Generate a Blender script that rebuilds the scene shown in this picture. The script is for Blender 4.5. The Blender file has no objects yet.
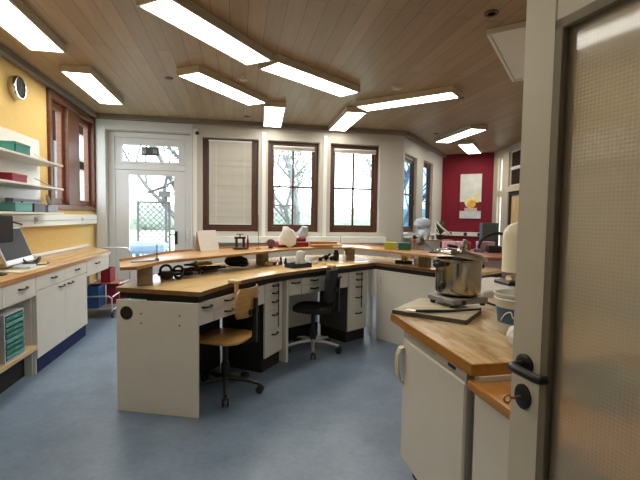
import bpy, bmesh, math, random
from mathutils import Vector, Matrix
random.seed(7)
PI = math.pi
R = math.radians
COL = bpy.context.scene.collection

# ------------------------------------------------------------------ materials
def _nt(name):
    m = bpy.data.materials.new(name); m.use_nodes = True
    nt = m.node_tree
    return m, nt, nt.nodes['Principled BSDF']

def rgb(c): return (c[0], c[1], c[2], 1)

def mat(name, color, rough=.5, metal=0, spec=.5, var=0, scale=8, bump=0, coat=0):
    m, nt, b = _nt(name)
    b.inputs['Roughness'].default_value = rough
    b.inputs['Metallic'].default_value = metal
    b.inputs['Specular IOR Level'].default_value = spec
    b.inputs['Coat Weight'].default_value = coat
    b.inputs['Base Color'].default_value = rgb(color)
    if var or bump:
        tc = nt.nodes.new('ShaderNodeTexCoord')
        n = nt.nodes.new('ShaderNodeTexNoise'); n.inputs['Scale'].default_value = scale
        n.inputs['Detail'].default_value = 6
        nt.links.new(tc.outputs['Object'], n.inputs['Vector'])
        if var:
            r = nt.nodes.new('ShaderNodeValToRGB')
            r.color_ramp.elements[0].position = .3; r.color_ramp.elements[1].position = .7
            r.color_ramp.elements[0].color = rgb([x*(1-var) for x in color])
            r.color_ramp.elements[1].color = rgb([min(1, x*(1+var)) for x in color])
            nt.links.new(n.outputs['Fac'], r.inputs['Fac']); nt.links.new(r.outputs['Color'], b.inputs['Base Color'])
        if bump:
            bp = nt.nodes.new('ShaderNodeBump'); bp.inputs['Strength'].default_value = bump
            bp.inputs['Distance'].default_value = .01
            nt.links.new(n.outputs['Fac'], bp.inputs['Height']); nt.links.new(bp.outputs['Normal'], b.inputs['Normal'])
    return m

def wood(name, c1, c2, rough=.35, rot=0, stretch=(1.2, 14, 14), strip=0, worn=None, wornpos=.55, coat=0):
    """wood grain running along local x, turned by rot about z; strip = width of glued staves; worn = colour of bleached patches"""
    m, nt, b = _nt(name)
    N, L = nt.nodes.new, nt.links.new
    tc = N('ShaderNodeTexCoord'); mp = N('ShaderNodeMapping')
    mp.inputs['Rotation'].default_value = (0, 0, rot)
    L(tc.outputs['Object'], mp.inputs['Vector'])
    st = N('ShaderNodeVectorMath'); st.operation = 'MULTIPLY'; st.inputs[1].default_value = stretch
    L(mp.outputs['Vector'], st.inputs[0])
    n = N('ShaderNodeTexNoise'); n.inputs['Scale'].default_value = 2.2; n.inputs['Detail'].default_value = 8; n.inputs['Distortion'].default_value = .6
    L(st.outputs['Vector'], n.inputs['Vector'])
    r = N('ShaderNodeValToRGB'); r.color_ramp.elements[0].position = .32; r.color_ramp.elements[1].position = .7
    r.color_ramp.elements[0].color = rgb(c1); r.color_ramp.elements[1].color = rgb(c2)
    L(n.outputs['Fac'], r.inputs['Fac'])
    out = r.outputs['Color']
    if strip:
        br = N('ShaderNodeTexBrick')
        br.inputs['Scale'].default_value = 1; br.inputs['Brick Width'].default_value = strip*9; br.inputs['Row Height'].default_value = strip
        br.inputs['Mortar Size'].default_value = .0012; br.inputs['Bias'].default_value = 0
        br.inputs['Color1'].default_value = (1.2, 1.17, 1.1, 1); br.inputs['Color2'].default_value = (.66, .62, .56, 1); br.inputs['Mortar'].default_value = (.45, .4, .35, 1)
        L(mp.outputs['Vector'], br.inputs['Vector'])
        mx = N('ShaderNodeMix'); mx.data_type = 'RGBA'; mx.blend_type = 'MULTIPLY'; mx.inputs['Factor'].default_value = 1
        L(out, mx.inputs['A']); L(br.outputs['Color'], mx.inputs['B']); out = mx.outputs['Result']
    if worn:
        n2 = N('ShaderNodeTexNoise'); n2.inputs['Scale'].default_value = 2.6; n2.inputs['Detail'].default_value = 9; n2.inputs['Roughness'].default_value = .7
        s2 = N('ShaderNodeVectorMath'); s2.operation = 'MULTIPLY'; s2.inputs[1].default_value = (1, 4, 4)
        L(mp.outputs['Vector'], s2.inputs[0]); L(s2.outputs['Vector'], n2.inputs['Vector'])
        r2 = N('ShaderNodeValToRGB'); r2.color_ramp.elements[0].position = wornpos-.1; r2.color_ramp.elements[1].position = wornpos+.12
        L(n2.outputs['Fac'], r2.inputs['Fac'])
        mx2 = N('ShaderNodeMix'); mx2.data_type = 'RGBA'
        L(r2.outputs['Color'], mx2.inputs['Factor']); L(out, mx2.inputs['A']); mx2.inputs['B'].default_value = rgb(worn)
        out = mx2.outputs['Result']
    L(out, b.inputs['Base Color'])
    b.inputs['Roughness'].default_value = rough; b.inputs['Coat Weight'].default_value = coat; b.inputs['Coat Roughness'].default_value = .15
    return m

def emit(name, color, strength):
    m = bpy.data.materials.new(name); m.use_nodes = True; nt = m.node_tree
    nt.nodes.remove(nt.nodes['Principled BSDF'])
    e = nt.nodes.new('ShaderNodeEmission'); e.inputs['Color'].default_value = rgb(color); e.inputs['Strength'].default_value = strength
    nt.links.new(e.outputs[0], nt.nodes['Material Output'].inputs[0]); return m

def glass(name, tint=(1, 1, 1), gloss=.07, rough=.02):
    m = bpy.data.materials.new(name); m.use_nodes = True; nt = m.node_tree
    nt.nodes.remove(nt.nodes['Principled BSDF'])
    t = nt.nodes.new('ShaderNodeBsdfTransparent'); t.inputs[0].default_value = rgb(tint)
    g = nt.nodes.new('ShaderNodeBsdfGlossy'); g.inputs['Roughness'].default_value = rough
    mx = nt.nodes.new('ShaderNodeMixShader'); mx.inputs[0].default_value = gloss
    nt.links.new(t.outputs[0], mx.inputs[1]); nt.links.new(g.outputs[0], mx.inputs[2])
    nt.links.new(mx.outputs[0], nt.nodes['Material Output'].inputs[0]); return m

def ceiling_mat():
    m, nt, b = _nt('ceiling_planks'); N, L = nt.nodes.new, nt.links.new
    tc = N('ShaderNodeTexCoord'); mp = N('ShaderNodeMapping'); mp.inputs['Rotation'].default_value = (0, 0, PI/2)
    L(tc.outputs['Object'], mp.inputs['Vector'])
    br = N('ShaderNodeTexBrick'); br.inputs['Scale'].default_value = 1; br.inputs['Brick Width'].default_value = 2.6; br.inputs['Row Height'].default_value = .15
    br.inputs['Mortar Size'].default_value = .0035; br.inputs['Mortar Smooth'].default_value = .4; br.inputs['Bias'].default_value = 0
    br.inputs['Color1'].default_value = (.39, .265, .15, 1); br.inputs['Color2'].default_value = (.315, .21, .115, 1); br.inputs['Mortar'].default_value = (.12, .085, .055, 1)
    L(mp.outputs['Vector'], br.inputs['Vector'])
    n = N('ShaderNodeTexNoise'); n.inputs['Scale'].default_value = 2; n.inputs['Detail'].default_value = 8
    s = N('ShaderNodeVectorMath'); s.operation = 'MULTIPLY'; s.inputs[1].default_value = (1, 12, 12)
    L(mp.outputs['Vector'], s.inputs[0]); L(s.outputs['Vector'], n.inputs['Vector'])
    r = N('ShaderNodeValToRGB'); r.color_ramp.elements[0].color = (.75, .74, .72, 1); r.color_ramp.elements[1].color = (1.15, 1.15, 1.15, 1)
    L(n.outputs['Fac'], r.inputs['Fac'])
    mx = N('ShaderNodeMix'); mx.data_type = 'RGBA'; mx.blend_type = 'MULTIPLY'; mx.inputs['Factor'].default_value = 1
    L(br.outputs['Color'], mx.inputs['A']); L(r.outputs['Color'], mx.inputs['B']); L(mx.outputs['Result'], b.inputs['Base Color'])
    b.inputs['Roughness'].default_value = .42
    return m

def floor_mat():
    m, nt, b = _nt('blue_linoleum'); N, L = nt.nodes.new, nt.links.new
    tc = N('ShaderNodeTexCoord')
    n = N('ShaderNodeTexNoise'); n.inputs['Scale'].default_value = 26; n.inputs['Detail'].default_value = 10; n.inputs['Roughness'].default_value = .75
    n2 = N('ShaderNodeTexNoise'); n2.inputs['Scale'].default_value = 3.5; n2.inputs['Detail'].default_value = 5
    L(tc.outputs['Object'], n.inputs['Vector']); L(tc.outputs['Object'], n2.inputs['Vector'])
    ad = N('ShaderNodeMath'); ad.operation = 'ADD'; L(n.outputs['Fac'], ad.inputs[0]); L(n2.outputs['Fac'], ad.inputs[1])
    r = N('ShaderNodeValToRGB'); r.color_ramp.elements[0].position = .38; r.color_ramp.elements[1].position = .66
    r.color_ramp.elements[0].color = (.115, .165, .235, 1); r.color_ramp.elements[1].color = (.200, .265, .350, 1)
    hf = N('ShaderNodeMath'); hf.operation = 'MULTIPLY'; hf.inputs[1].default_value = .5
    L(ad.outputs[0], hf.inputs[0]); L(hf.outputs[0], r.inputs['Fac']); L(r.outputs['Color'], b.inputs['Base Color'])
    b.inputs['Roughness'].default_value = .36; b.inputs['Specular IOR Level'].default_value = .5
    return m

def door_glass_mat():
    m, nt, b = _nt('textured_wired_glass'); N, L = nt.nodes.new, nt.links.new
    b.inputs['Base Color'].default_value = (.90, .85, .74, 1)
    b.inputs['Transmission Weight'].default_value = .62; b.inputs['Roughness'].default_value = .15; b.inputs['IOR'].default_value = 1.18
    b.inputs['Coat Weight'].default_value = .7; b.inputs['Coat Roughness'].default_value = .05
    tc = N('ShaderNodeTexCoord'); sp = N('ShaderNodeSeparateXYZ'); L(tc.outputs['Object'], sp.inputs[0])
    hs = []
    for ax in ('X', 'Z'):
        k = N('ShaderNodeMath'); k.operation = 'MULTIPLY'; k.inputs[1].default_value = 2*PI/.0095
        L(sp.outputs[ax], k.inputs[0])
        s = N('ShaderNodeMath'); s.operation = 'SINE'; L(k.outputs[0], s.inputs[0]); hs.append(s)
    a = N('ShaderNodeMath'); a.operation = 'ADD'; L(hs[0].outputs[0], a.inputs[0]); L(hs[1].outputs[0], a.inputs[1])
    bp = N('ShaderNodeBump'); bp.inputs['Strength'].default_value = .10; bp.inputs['Distance'].default_value = .002
    L(a.outputs[0], bp.inputs['Height']); L(bp.outputs['Normal'], b.inputs['Normal'])
    return m

WHITE = mat('white_laminate', (.70, .67, .60), .4, var=.03, scale=5)
CREAMWALL = mat('cream_plaster', (.49, .46, .395), .8, var=.03, bump=.05, scale=40)
YELLOW = mat('yellow_plaster', (.72, .50, .18), .85, var=.05, bump=.08, scale=30)
RED = mat('red_plaster', (.21, .003, .017), .8, var=.08, bump=.05, scale=20)
BEIGE = mat('beige_plaster', (.52, .45, .34), .85, var=.04, scale=20)
CEIL = ceiling_mat(); FLOOR = floor_mat(); DGLASS = door_glass_mat()
TAUPE = mat('taupe_trim', (.20, .165, .13), .6, var=.05)
WINBROWN = wood('brown_window_timber', (.055, .02, .010), (.105, .038, .018), .4, rot=PI/2)
WINRED = wood('red_brown_window_timber', (.10, .032, .011), (.17, .058, .019), .4, rot=PI/2)
DOORW = mat('greyish_white_door_paint', (.62, .63, .63), .45, var=.02)
DOORCREAM = mat('cream_door_paint', (.66, .62, .52), .42, var=.02)
GREYBEAD = mat('grey_glazing_bead', (.20, .17, .12), .5, var=.05)
PANE = glass('window_glass')
BLUEPANE = glass('bluish_window_glass', (.46, .60, .76), .04)
BENCHW = wood('honey_bench_wood', (.56, .37, .14), (.74, .54, .26), .26, rot=R(-45), worn=(.60, .43, .20), wornpos=.60, coat=.35)
EDGEW = wood('brown_bench_edge', (.17, .085, .03), (.27, .14, .05), .4)
SHELFW = wood('orange_shelf_wood', (.48, .26, .09), (.64, .40, .17), .28, rot=R(-45), coat=.3)
SHELFEDGE = wood('orange_shelf_edge', (.36, .16, .045), (.50, .25, .08), .4)
COUNTERW = wood('left_counter_beech', (.50, .30, .12), (.66, .44, .20), .3, rot=PI/2, strip=.045, coat=.3)
BUTCH = wood('worn_butcher_block', (.40, .23, .085), (.60, .39, .17), .38, rot=PI/2, strip=.04, worn=(.62, .48, .29), wornpos=.53, coat=.15)
ORANGEW = wood('varnished_orange_edge', (.36, .145, .028), (.52, .24, .05), .3, rot=PI/2, coat=.3)
PLY = wood('chair_plywood', (.46, .24, .065), (.60, .35, .11), .32, coat=.2)
LIGHTW = wood('pale_raw_wood', (.58, .42, .22), (.72, .56, .33), .6)
GREYBOARD = wood('grey_tan_board', (.36, .29, .18), (.50, .42, .28), .6, worn=(.56, .48, .34), wornpos=.5)
GREYEDGE = mat('dark_board_edge', (.075, .062, .048), .7, var=.2, scale=20)
POSTW = wood('grey_brown_post', (.22, .17, .12), (.34, .27, .19), .55)
BLACK = mat('black_plastic', (.012, .012, .012), .38)
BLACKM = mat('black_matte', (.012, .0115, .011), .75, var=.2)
BLACKFAB = mat('black_upholstery', (.016, .017, .019), .85, var=.3, scale=60, bump=.1)
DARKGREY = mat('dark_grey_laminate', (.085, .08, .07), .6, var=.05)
GREY = mat('grey_enamel', (.24, .235, .22), .45, var=.08, scale=14)
CHROME = mat('chrome', (.85, .85, .87), .3, metal=.85)
STEEL = mat('brushed_steel', (.50, .47, .42), .15, metal=1, var=.15, scale=6)
SILVER = mat('silver_plastic', (.62, .62, .63), .35, metal=.3)
SCREEN = mat('dark_screen', (.03, .03, .03), .55, spec=.15)
NAVY = mat('navy_plinth', (.008, .017, .085), .6, spec=.2, var=.1)
TEAL = mat('teal_plastic', (.03, .20, .16), .45, var=.06)
TEALL = mat('pale_teal_plastic', (.10, .34, .30), .45, var=.06)
CRIMSON = mat('crimson_card', (.30, .012, .028), .5, var=.06)
BLUEBIN = mat('blue_plastic', (.03, .085, .27), .45, var=.06)
LILAC = mat('lilac_grey_card', (.36, .36, .46), .6, var=.06)
DGREYBOX = mat('slate_grey_plastic', (.12, .12, .16), .5, var=.06)
LGREYBOX = mat('pale_grey_plastic', (.34, .36, .43), .5, var=.06)
PAPER = mat('white_paper', (.80, .79, .77), .8, var=.03, bump=.15, scale=30)
PAPERB = mat('bluish_plastic_film', (.50, .57, .64), .35, var=.18, scale=12, bump=.4)
PINK = mat('pink_plastic', (.70, .42, .50), .45, var=.06)
MAUVE = mat('mauve_laminate', (.30, .20, .20), .5, var=.04)
REDTOP = wood('red_brown_top', (.27, .085, .045), (.38, .14, .07), .35)
CREAMP = mat('cream_enamel', (.74, .68, .50), .32, var=.03)
REDP = mat('dark_red_enamel', (.24, .012, .02), .4)
YGREEN = mat('yellow_green_card', (.48, .46, .05), .5, var=.06)
GREENP = mat('dark_green_card', (.02, .14, .09), .5, var=.06)
YEL = mat('yellow_plastic', (.80, .55, .06), .45)
COPPER = mat('copper_brass', (.62, .35, .17), .35, metal=.8)
BLINDM = mat('beige_blind_slats', (.60, .56, .49), .6, var=.03)
LEAF = mat('leaf_green', (.055, .10, .04), .6, var=.3)
SLATG = mat('dark_green_grey_metal', (.07, .095, .085), .5, var=.05)
LAMP = emit('lit_light_panel', (1, .955, .86), 11)
FIXT = mat('fixture_housing', (.50, .44, .34), .5)
ENAMELW = mat('white_enamel', (.78, .76, .70), .25)
LABELBLUE = mat('label_blue', (.055, .14, .25), .5, var=.1)
TRANSL = mat('milky_plastic', (.66, .66, .60), .35)
# outdoors
LAWN = mat('pale_lawn', (.42, .48, .38), .9, var=.2, scale=3)
FOLI = mat('outdoor_leaves', (.25, .30, .25), .8, var=.35, scale=3)
BARK = mat('outdoor_bark', (.20, .215, .22), .9, var=.2)
LATT = mat('grey_lattice_wood', (.13, .135, .14), .8)
TARP = mat('pale_blue_tarp', (.20, .29, .42), .5, var=.1, bump=.3, scale=4)
TIMBER = mat('brown_outdoor_cladding', (.014, .010, .008), .9, spec=0, var=.3, scale=3)

# ------------------------------------------------------------------ mesh builder
TM = {}
class B:
    def __init__(s): s.bm = bmesh.new()
    def _place(s, verts, M):
        if M is not None: bmesh.ops.transform(s.bm, matrix=M, verts=verts)
    def box(s, x0, x1, y0, y1, z0, z1, bev=0, M=None, seg=1):
        r = bmesh.ops.create_cube(s.bm, size=1); vs = r['verts']
        for v in vs:
            v.co = Vector(((x0+x1)/2+v.co.x*(x1-x0), (y0+y1)/2+v.co.y*(y1-y0), (z0+z1)/2+v.co.z*(z1-z0)))
        if bev:
            es = list({e for v in vs for e in v.link_edges})
            g = bmesh.ops.bevel(s.bm, geom=es, offset=bev, segments=seg, affect='EDGES', profile=.5)
            vs = list({v for f in g['faces'] for v in f.verts} | {v for v in vs if v.is_valid})
        s._place(vs, M); return s
    def obox(s, c, sx, sy, sz, rotz=0, bev=0, M=None):
        MM = Matrix.Translation(c) @ Matrix.Rotation(rotz, 4, 'Z')
        if M is not None: MM = M @ MM
        return s.box(-sx/2, sx/2, -sy/2, sy/2, -sz/2, sz/2, bev, MM)
    def prism(s, poly, z0, z1, bev=0):
        a = [s.bm.verts.new((x, y, z0)) for x, y in poly]; b = [s.bm.verts.new((x, y, z1)) for x, y in poly]
        n = len(poly); fs = [s.bm.faces.new(a[::-1]), s.bm.faces.new(b)]
        for i in range(n): fs.append(s.bm.faces.new((a[i], a[(i+1) % n], b[(i+1) % n], b[i])))
        bmesh.ops.recalc_face_normals(s.bm, faces=fs)
        if bev:
            es = [e for f in fs[:2] for e in f.edges]
            bmesh.ops.bevel(s.bm, geom=es, offset=bev, segments=2, affect='EDGES', profile=.5)
        return s
    def lathe(s, prof, c=(0, 0, 0), seg=28, M=None):
        rings = []
        allv = []
        for r, z in prof:
            ring = [s.bm.verts.new((c[0]+max(r, 1e-5)*math.cos(2*PI*k/seg), c[1]+max(r, 1e-5)*math.sin(2*PI*k/seg), c[2]+z)) for k in range(seg)]
            rings.append(ring); allv += ring
        fs = []
        for i in range(len(rings)-1):
            for k in range(seg):
                fs.append(s.bm.faces.new((rings[i][k], rings[i][(k+1) % seg], rings[i+1][(k+1) % seg], rings[i+1][k])))
        if prof[0][0] > 1e-4: fs.append(s.bm.faces.new(rings[0][::-1]))
        if prof[-1][0] > 1e-4: fs.append(s.bm.faces.new(rings[-1]))
        s._place(allv, M); return s
    def cyl(s, p0, p1, r0, r1=None, seg=16):
        p0, p1 = Vector(p0), Vector(p1); d = p1-p0
        M = Matrix.Translation(p0) @ d.to_track_quat('Z', 'Y').to_matrix().to_4x4()
        return s.lathe([(r0, 0), (r0 if r1 is None else r1, d.length)], seg=seg, M=M)
    def tube(s, pts, r, seg=8, closed=False):
        pts = [Vector(p) for p in pts]; n = len(pts); rs = r if isinstance(r, (list, tuple)) else [r]*n
        rings = []; ref = None
        for i, p in enumerate(pts):
            if closed: t = pts[(i+1) % n]-pts[i-1]
            else: t = pts[min(i+1, n-1)]-pts[max(i-1, 0)]
            t.normalize()
            if ref is None:
                ref = Vector((0, 0, 1)) if abs(t.z) < .9 else Vector((1, 0, 0))
            a = (ref - t*ref.dot(t)).normalized(); ref = a; b = t.cross(a)
            rings.append([s.bm.verts.new(p+rs[i]*(math.cos(2*PI*k/seg)*a+math.sin(2*PI*k/seg)*b)) for k in range(seg)])
        for i in range(n if closed else n-1):
            q = rings[(i+1) % n]
            for k in range(seg): s.bm.faces.new((rings[i][k], rings[i][(k+1) % seg], q[(k+1) % seg], q[k]))
        if not closed: s.bm.faces.new(rings[0][::-1]); s.bm.faces.new(rings[-1])
        return s
    def ball(s, c, r, sc=(1, 1, 1), sub=2, jit=0):
        g = bmesh.ops.create_icosphere(s.bm, subdivisions=sub, radius=r)
        for v in g['verts']:
            k = 1+random.uniform(-jit, jit)
            v.co = Vector((c[0]+v.co.x*sc[0]*k, c[1]+v.co.y*sc[1]*k, c[2]+v.co.z*sc[2]*k))
        return s
    def quad(s, *pts): s.bm.faces.new([s.bm.verts.new(p) for p in pts]); return s
    def build(s, name, m, parent=None, smooth=35, local=False):
        """geometry is given in world coordinates unless local (then in its parent's frame)"""
        bm = s.bm
        bmesh.ops.recalc_face_normals(bm, faces=bm.faces[:])
        me = bpy.data.meshes.new(name); o = bpy.data.objects.new(name, me); COL.objects.link(o)
        if parent is not None:
            o.parent = parent
            PM = TM[parent.name]
            if not local: bmesh.ops.transform(bm, matrix=PM.inverted(), verts=bm.verts[:])
        else: PM = Matrix.Identity(4)
        xs = [v.co for v in bm.verts]
        c = Vector(((min(v.x for v in xs)+max(v.x for v in xs))/2, (min(v.y for v in xs)+max(v.y for v in xs))/2, min(v.z for v in xs)))
        bmesh.ops.translate(bm, vec=-c, verts=bm.verts[:]); o.location = c
        TM[o.name] = PM @ Matrix.Translation(c)
        bm.to_mesh(me); bm.free(); me.materials.append(m)
        if smooth:
            for p in me.polygons: p.use_smooth = True
            me.set_sharp_from_angle(angle=R(smooth))
        return o

def tag(o, label, cat, group=None, kind=None):
    o['label'] = label; o['category'] = cat
    if group: o['group'] = group
    if kind: o['kind'] = kind
    return o
def thing(name, loc, rz, label, cat, group=None, kind=None):
    o = bpy.data.objects.new(name, None); COL.objects.link(o); o.location = loc; o.rotation_euler = (0, 0, rz)
    o.empty_display_size = .1
    TM[o.name] = Matrix.Translation(loc) @ Matrix.Rotation(rz, 4, 'Z')
    return tag(o, label, cat, group, kind)
def copy_tree(o, parent=None):
    c = o.copy(); COL.objects.link(c)
    if parent is not None: c.parent = parent
    for ch in list(o.children): copy_tree(ch, c)
    return c
def bx(x0, x1, y0, y1, z0, z1, bev=0): return B().box(x0, x1, y0, y1, z0, z1, bev)

# ------------------------------------------------------------------ room shell
W = [(-2.38, -1.5), (-2.38, 7.62), (3.12, 7.62), (5.2, 10.05), (6.2, 9.33), (5.69, 7.29), (5.3, 5.2), (2.75, 2.9), (2.75, -1.5)]
ZC = 3.11
tag(B().prism([(x*1.06, y*1.06) for x, y in W], -.12, 0).build('floor', FLOOR, smooth=0), 'speckled blue linoleum floor', 'floor', kind='structure')
tag(B().prism([(x*1.06, y*1.06) for x, y in W], ZC, ZC+.15).build('ceiling', CEIL, smooth=0), 'brown wooden plank ceiling', 'ceiling', kind='structure')

def seg_frame(a, b):
    u = (Vector(b)-Vector(a)); L = u.length; u.normalize(); ang = math.atan2(u.y, u.x)
    return L, ang, Matrix.Translation((a[0], a[1], 0)) @ Matrix.Rotation(ang, 4, 'Z')
def wall(name, a, b, m, th=.3, openings=(), label='', z0=0, z1=ZC, ext=(0, 0)):
    L, ang, M = seg_frame(a, b)
    bb = B()
    cuts = sorted({-ext[0], L+ext[1]} | {o[0] for o in openings} | {o[1] for o in openings})
    for s0, s1 in zip(cuts[:-1], cuts[1:]):
        mid = (s0+s1)/2
        os_ = sorted([(o[2], o[3]) for o in openings if o[0] < mid < o[1]])
        z = z0
        for p, q in os_:
            if p > z: bb.box(s0, s1, 0, th, z, p, 0, M)
            z = q
        if z < z1: bb.box(s0, s1, 0, th, z, z1, 0, M)
    o = bb.build(name, m, smooth=0)
    return tag(o, label, 'wall', kind='structure')

# left wall: window near the corner
wall('wall_left', W[0], W[1], YELLOW, .08, [(7.40, 9.10, 1.50, 3.02)], 'yellow plastered wall behind the left counter')
# window wall: s = X + 2.38 ; openings: glazed door and three windows
WO = [(.20, 1.56, 0.0, 2.86), (1.755, 2.735, 1.165, 2.825), (2.905, 3.855, 1.165, 2.825), (4.065, 5.035, 1.165, 2.825)]
wall('wall_back', W[1], W[2], CREAMWALL, .32, WO, 'cream window wall with three brown windows')
wall('wall_corner', W[2], W[3], CREAMWALL, .17, [(.10, .93, 1.14, 2.72), (1.42, 2.25, 1.14, 2.76)], 'cream slanted wall with two narrow windows', ext=(.0, .0))
wall('wall_red', W[3], W[4], RED, .2, [], 'dark red feature wall with the painting', ext=(.3, 0))
wall('wall_right', W[4], W[5], BEIGE, .2, [(.28, .56, .7, 2.02), (.28, .56, 2.12, 2.92), (.92, 1.85, 0, 2.08), (.92, 1.85, 2.2, 2.98)], 'white partition with glazed strip and inner door', ext=(.2, .2))
wall('wall_side', W[5], W[6], BEIGE, .2, [], 'plain wall beyond the partition')
wall('wall_slant', W[6], W[7], BEIGE, .2, [], 'slanted beige wall behind the open door', ext=(.2, 0))
wall('wall_near_right', W[7], W[8], BEIGE, .2, [], 'beige wall behind the open door')
wall('wall_rear', W[8], W[0], BEIGE, .2, [], 'wall behind the doorway', ext=(.2, .2))
wall('wall_front', (2.75, .02), (-2.38, .02), CREAMWALL, .16, [(1.78, 3.2, 0, 2.14)], 'wall around the open doorway')

def beam(name, a, b, e0=0, e1=0):
    L, ang, M = seg_frame(a, b)
    o = B().box(-e0, L+e1, -.09, 0.0, 3.035, ZC, .006, M).build(name, TAUPE)
    tag(o, 'taupe ceiling trim beam along the %s' % name.split('_')[0], 'trim', kind='structure'); return o
for i, (a, b, nm) in enumerate([(W[0], W[1], 'left wall'), (W[1], W[2], 'window wall'), (W[2], W[3], 'slanted window wall')]):
    o = beam('trim_%d' % (i+1), a, b, 0, 0); o['label'] = 'taupe ceiling trim beam along the ' + nm

# ------------------------------------------------------------------ windows
def window(n, a, b, s0, s1, z0, z1, dep, label, cols=2, rows=2, m=WINBROWN, fr=.075, pane=None, sash=.045, handle=True, rowz=None):
    """frame set dep behind the wall face"""
    L, ang, M = seg_frame(a, b)
    P = M @ Vector(((s0+s1)/2, dep+.03, z0))
    t = thing('window_%d' % n, P, ang, label, 'window', kind='structure')
    w = s1-s0; h = z1-z0; x0, x1 = -w/2+.002, w/2-.002
    f = B()
    f.box(x0, x0+fr, -.03, .05, 0, h, .006); f.box(x1-fr, x1, -.03, .05, 0, h, .006)
    f.box(x0+fr, x1-fr, -.03, .05, h-fr, h-.001, .006); f.box(x0+fr, x1-fr, -.03, .05, 0.001, fr+.015, .006)
    f.build('frame', m, t, local=True)
    a0, a1, c0, c1 = x0+fr, x1-fr, fr+.015, h-fr
    s = B()
    s.box(a0, a0+sash, -.01, .035, c0, c1, .004); s.box(a1-sash, a1, -.01, .035, c0, c1, .004)
    s.box(a0+sash, a1-sash, -.01, .035, c1-sash, c1, .004); s.box(a0+sash, a1-sash, -.01, .035, c0, c0+sash, .004)
    s.build('sash', m, t, local=True)
    g0, g1, k0, k1 = a0+sash, a1-sash, c0+sash, c1-sash
    if cols*rows > 1:
        q = B()
        for i in range(1, cols):
            x = g0+(g1-g0)*i/cols; q.box(x-.017, x+.017, -.008, .03, k0, k1)
        for i in range(1, rows):
            z = k0+(k1-k0)*(i/rows if rowz is None else rowz); q.box(g0, g1, -.008, .03, z-.016, z+.016)
        q.build('muntin', m, t, local=True)
    bx(g0, g1, .01, .016, k0, k1).build('pane', pane or PANE, t, local=True)
    if handle:
        B().box(a1-.035, a1-.015, -.035, -.012, h*.42, h*.42+.06, .004).cyl((a1-.025, -.035, h*.42+.03), (a1-.025, -.06, h*.42+.03), .007).tube([(a1-.025, -.055, h*.42+.035), (a1-.025, -.058, h*.42-.08)], .008).build('handle', WINRED, t, local=True)
    return t
for n, (k, lab) in enumerate([(1, 'brown framed window covered by the lowered blind'), (2, 'brown framed window behind the red machine with tree view'), (3, 'brown framed window nearest the slanted wall with field view')]):
    o = WO[k]
    window(n+1, W[1], W[2], o[0], o[1], o[2]+.001, o[3]-.001, .12, lab, rowz=.5)
window(4, W[2], W[3], .12, .91, 1.16, 2.70, .05, 'narrow brown window next to the room corner', cols=1, rows=2, fr=.06, pane=BLUEPANE)
window(5, W[2], W[3], 1.44, 2.23, 1.16, 2.74, .05, 'narrow brown window next to the red wall', cols=1, rows=2, fr=.06, pane=BLUEPANE)
# left wall double window (deep red-brown frame standing proud of the wall)
t = thing('window_6', (-2.38, 6.75, 1.50), PI/2, 'large red brown double window above the left shelf end', 'window', kind='structure')
f = B(); fx0, fx1 = -.86, .86
f.box(fx0, fx0+.08, -.035, .10, 0, 1.53, .006); f.box(fx1-.08, fx1, -.035, .10, 0, 1.53, .006)
f.box(fx0+.08, fx1-.08, -.035, .10, 1.43, 1.53, .006); f.box(fx0+.08, fx1-.08, -.035, .10, -.0, .07, .006); f.box(-.27, .15, -.03, .10, .07, 1.43, .006)
f.build('frame', WINRED, t, local=True)
for x0, x1 in ((fx0+.08, -.27), (.15, fx1-.08)):
    s = B()
    s.box(x0, x0+.07, .03, .10, .07, 1.43, .005); s.box(x1-.07, x1, .03, .10, .07, 1.43, .005); s.box(x0+.07, x1-.07, .03, .10, .07, .15, .005); s.box(x0+.07, x1-.07, .03, .10, 1.35, 1.43, .005)
    so = s.build('sash', WINRED, t, local=True)
    bx(x0+.07, x1-.07, .088, .094, .15, 1.35).build('pane', PANE, t, local=True)
# small high window and glazed strip in the right partition
L_, ang_, M_ = seg_frame(W[4], W[5])
def rpart(name, s0, s1, z0, z1, dep, label, kind_m, pane_m, cat='window'):
    P = M_ @ Vector(((s0+s1)/2, dep, z0)); t = thing(name, P, ang_, label, cat, kind='structure'); w = s1-s0; h = z1-z0
    f = B(); f.box(-w/2+.002, -w/2+.03, -.02, .03, .001, h-.001, .003); f.box(w/2-.03, w/2-.002, -.02, .03, .001, h-.001, .003); f.box(-w/2+.03, w/2-.03, -.02, .03, h-.03, h-.001, .003); f.box(-w/2+.03, w/2-.03, -.02, .03, .001, .03, .003)
    f.build('frame', kind_m, t, local=True)
    bx(-w/2+.03, w/2-.03, .0, .006, .03, h-.03).build('pane', pane_m, t, local=True)
    return t
rpart('window_7', .28, .56, .7, 2.02, .08, 'lower narrow glazed strip right of the red wall', WHITE, PANE)
rpart('window_8', .28, .56, 2.12, 2.92, .08, 'upper narrow glazed strip right of the red wall', WHITE, PANE)
DGL = mat('dark_brown_glass', (.025, .013, .008), .7, spec=.1, var=.3, scale=6)
w9 = rpart('window_9', .92, 1.85, 2.2, 2.98, .06, 'dark fanlight above the inner wooden door', WHITE, DGL)
B().box(-.43, .43, -.02, .0, .36, .43, .004).build('crossbar', WHITE, w9, local=True)
P = M_ @ Vector((1.385, .06, 0)); t = thing('door_3', P, ang_, 'pale wooden inner door in a black frame right of the red wall', 'door', kind='structure')
f = B(); f.box(-.463, -.39, -.03, .08, 0, 2.078); f.box(.39, .463, -.03, .08, 0, 2.078); f.box(-.39, .39, -.03, .08, 2.0, 2.078); f.build('frame', BLACKM, t, local=True)
OAKD = wood('pale_oak_door', (.52, .33, .14), (.68, .48, .24), .45, rot=0, stretch=(14, 14, 1.0))
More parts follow.
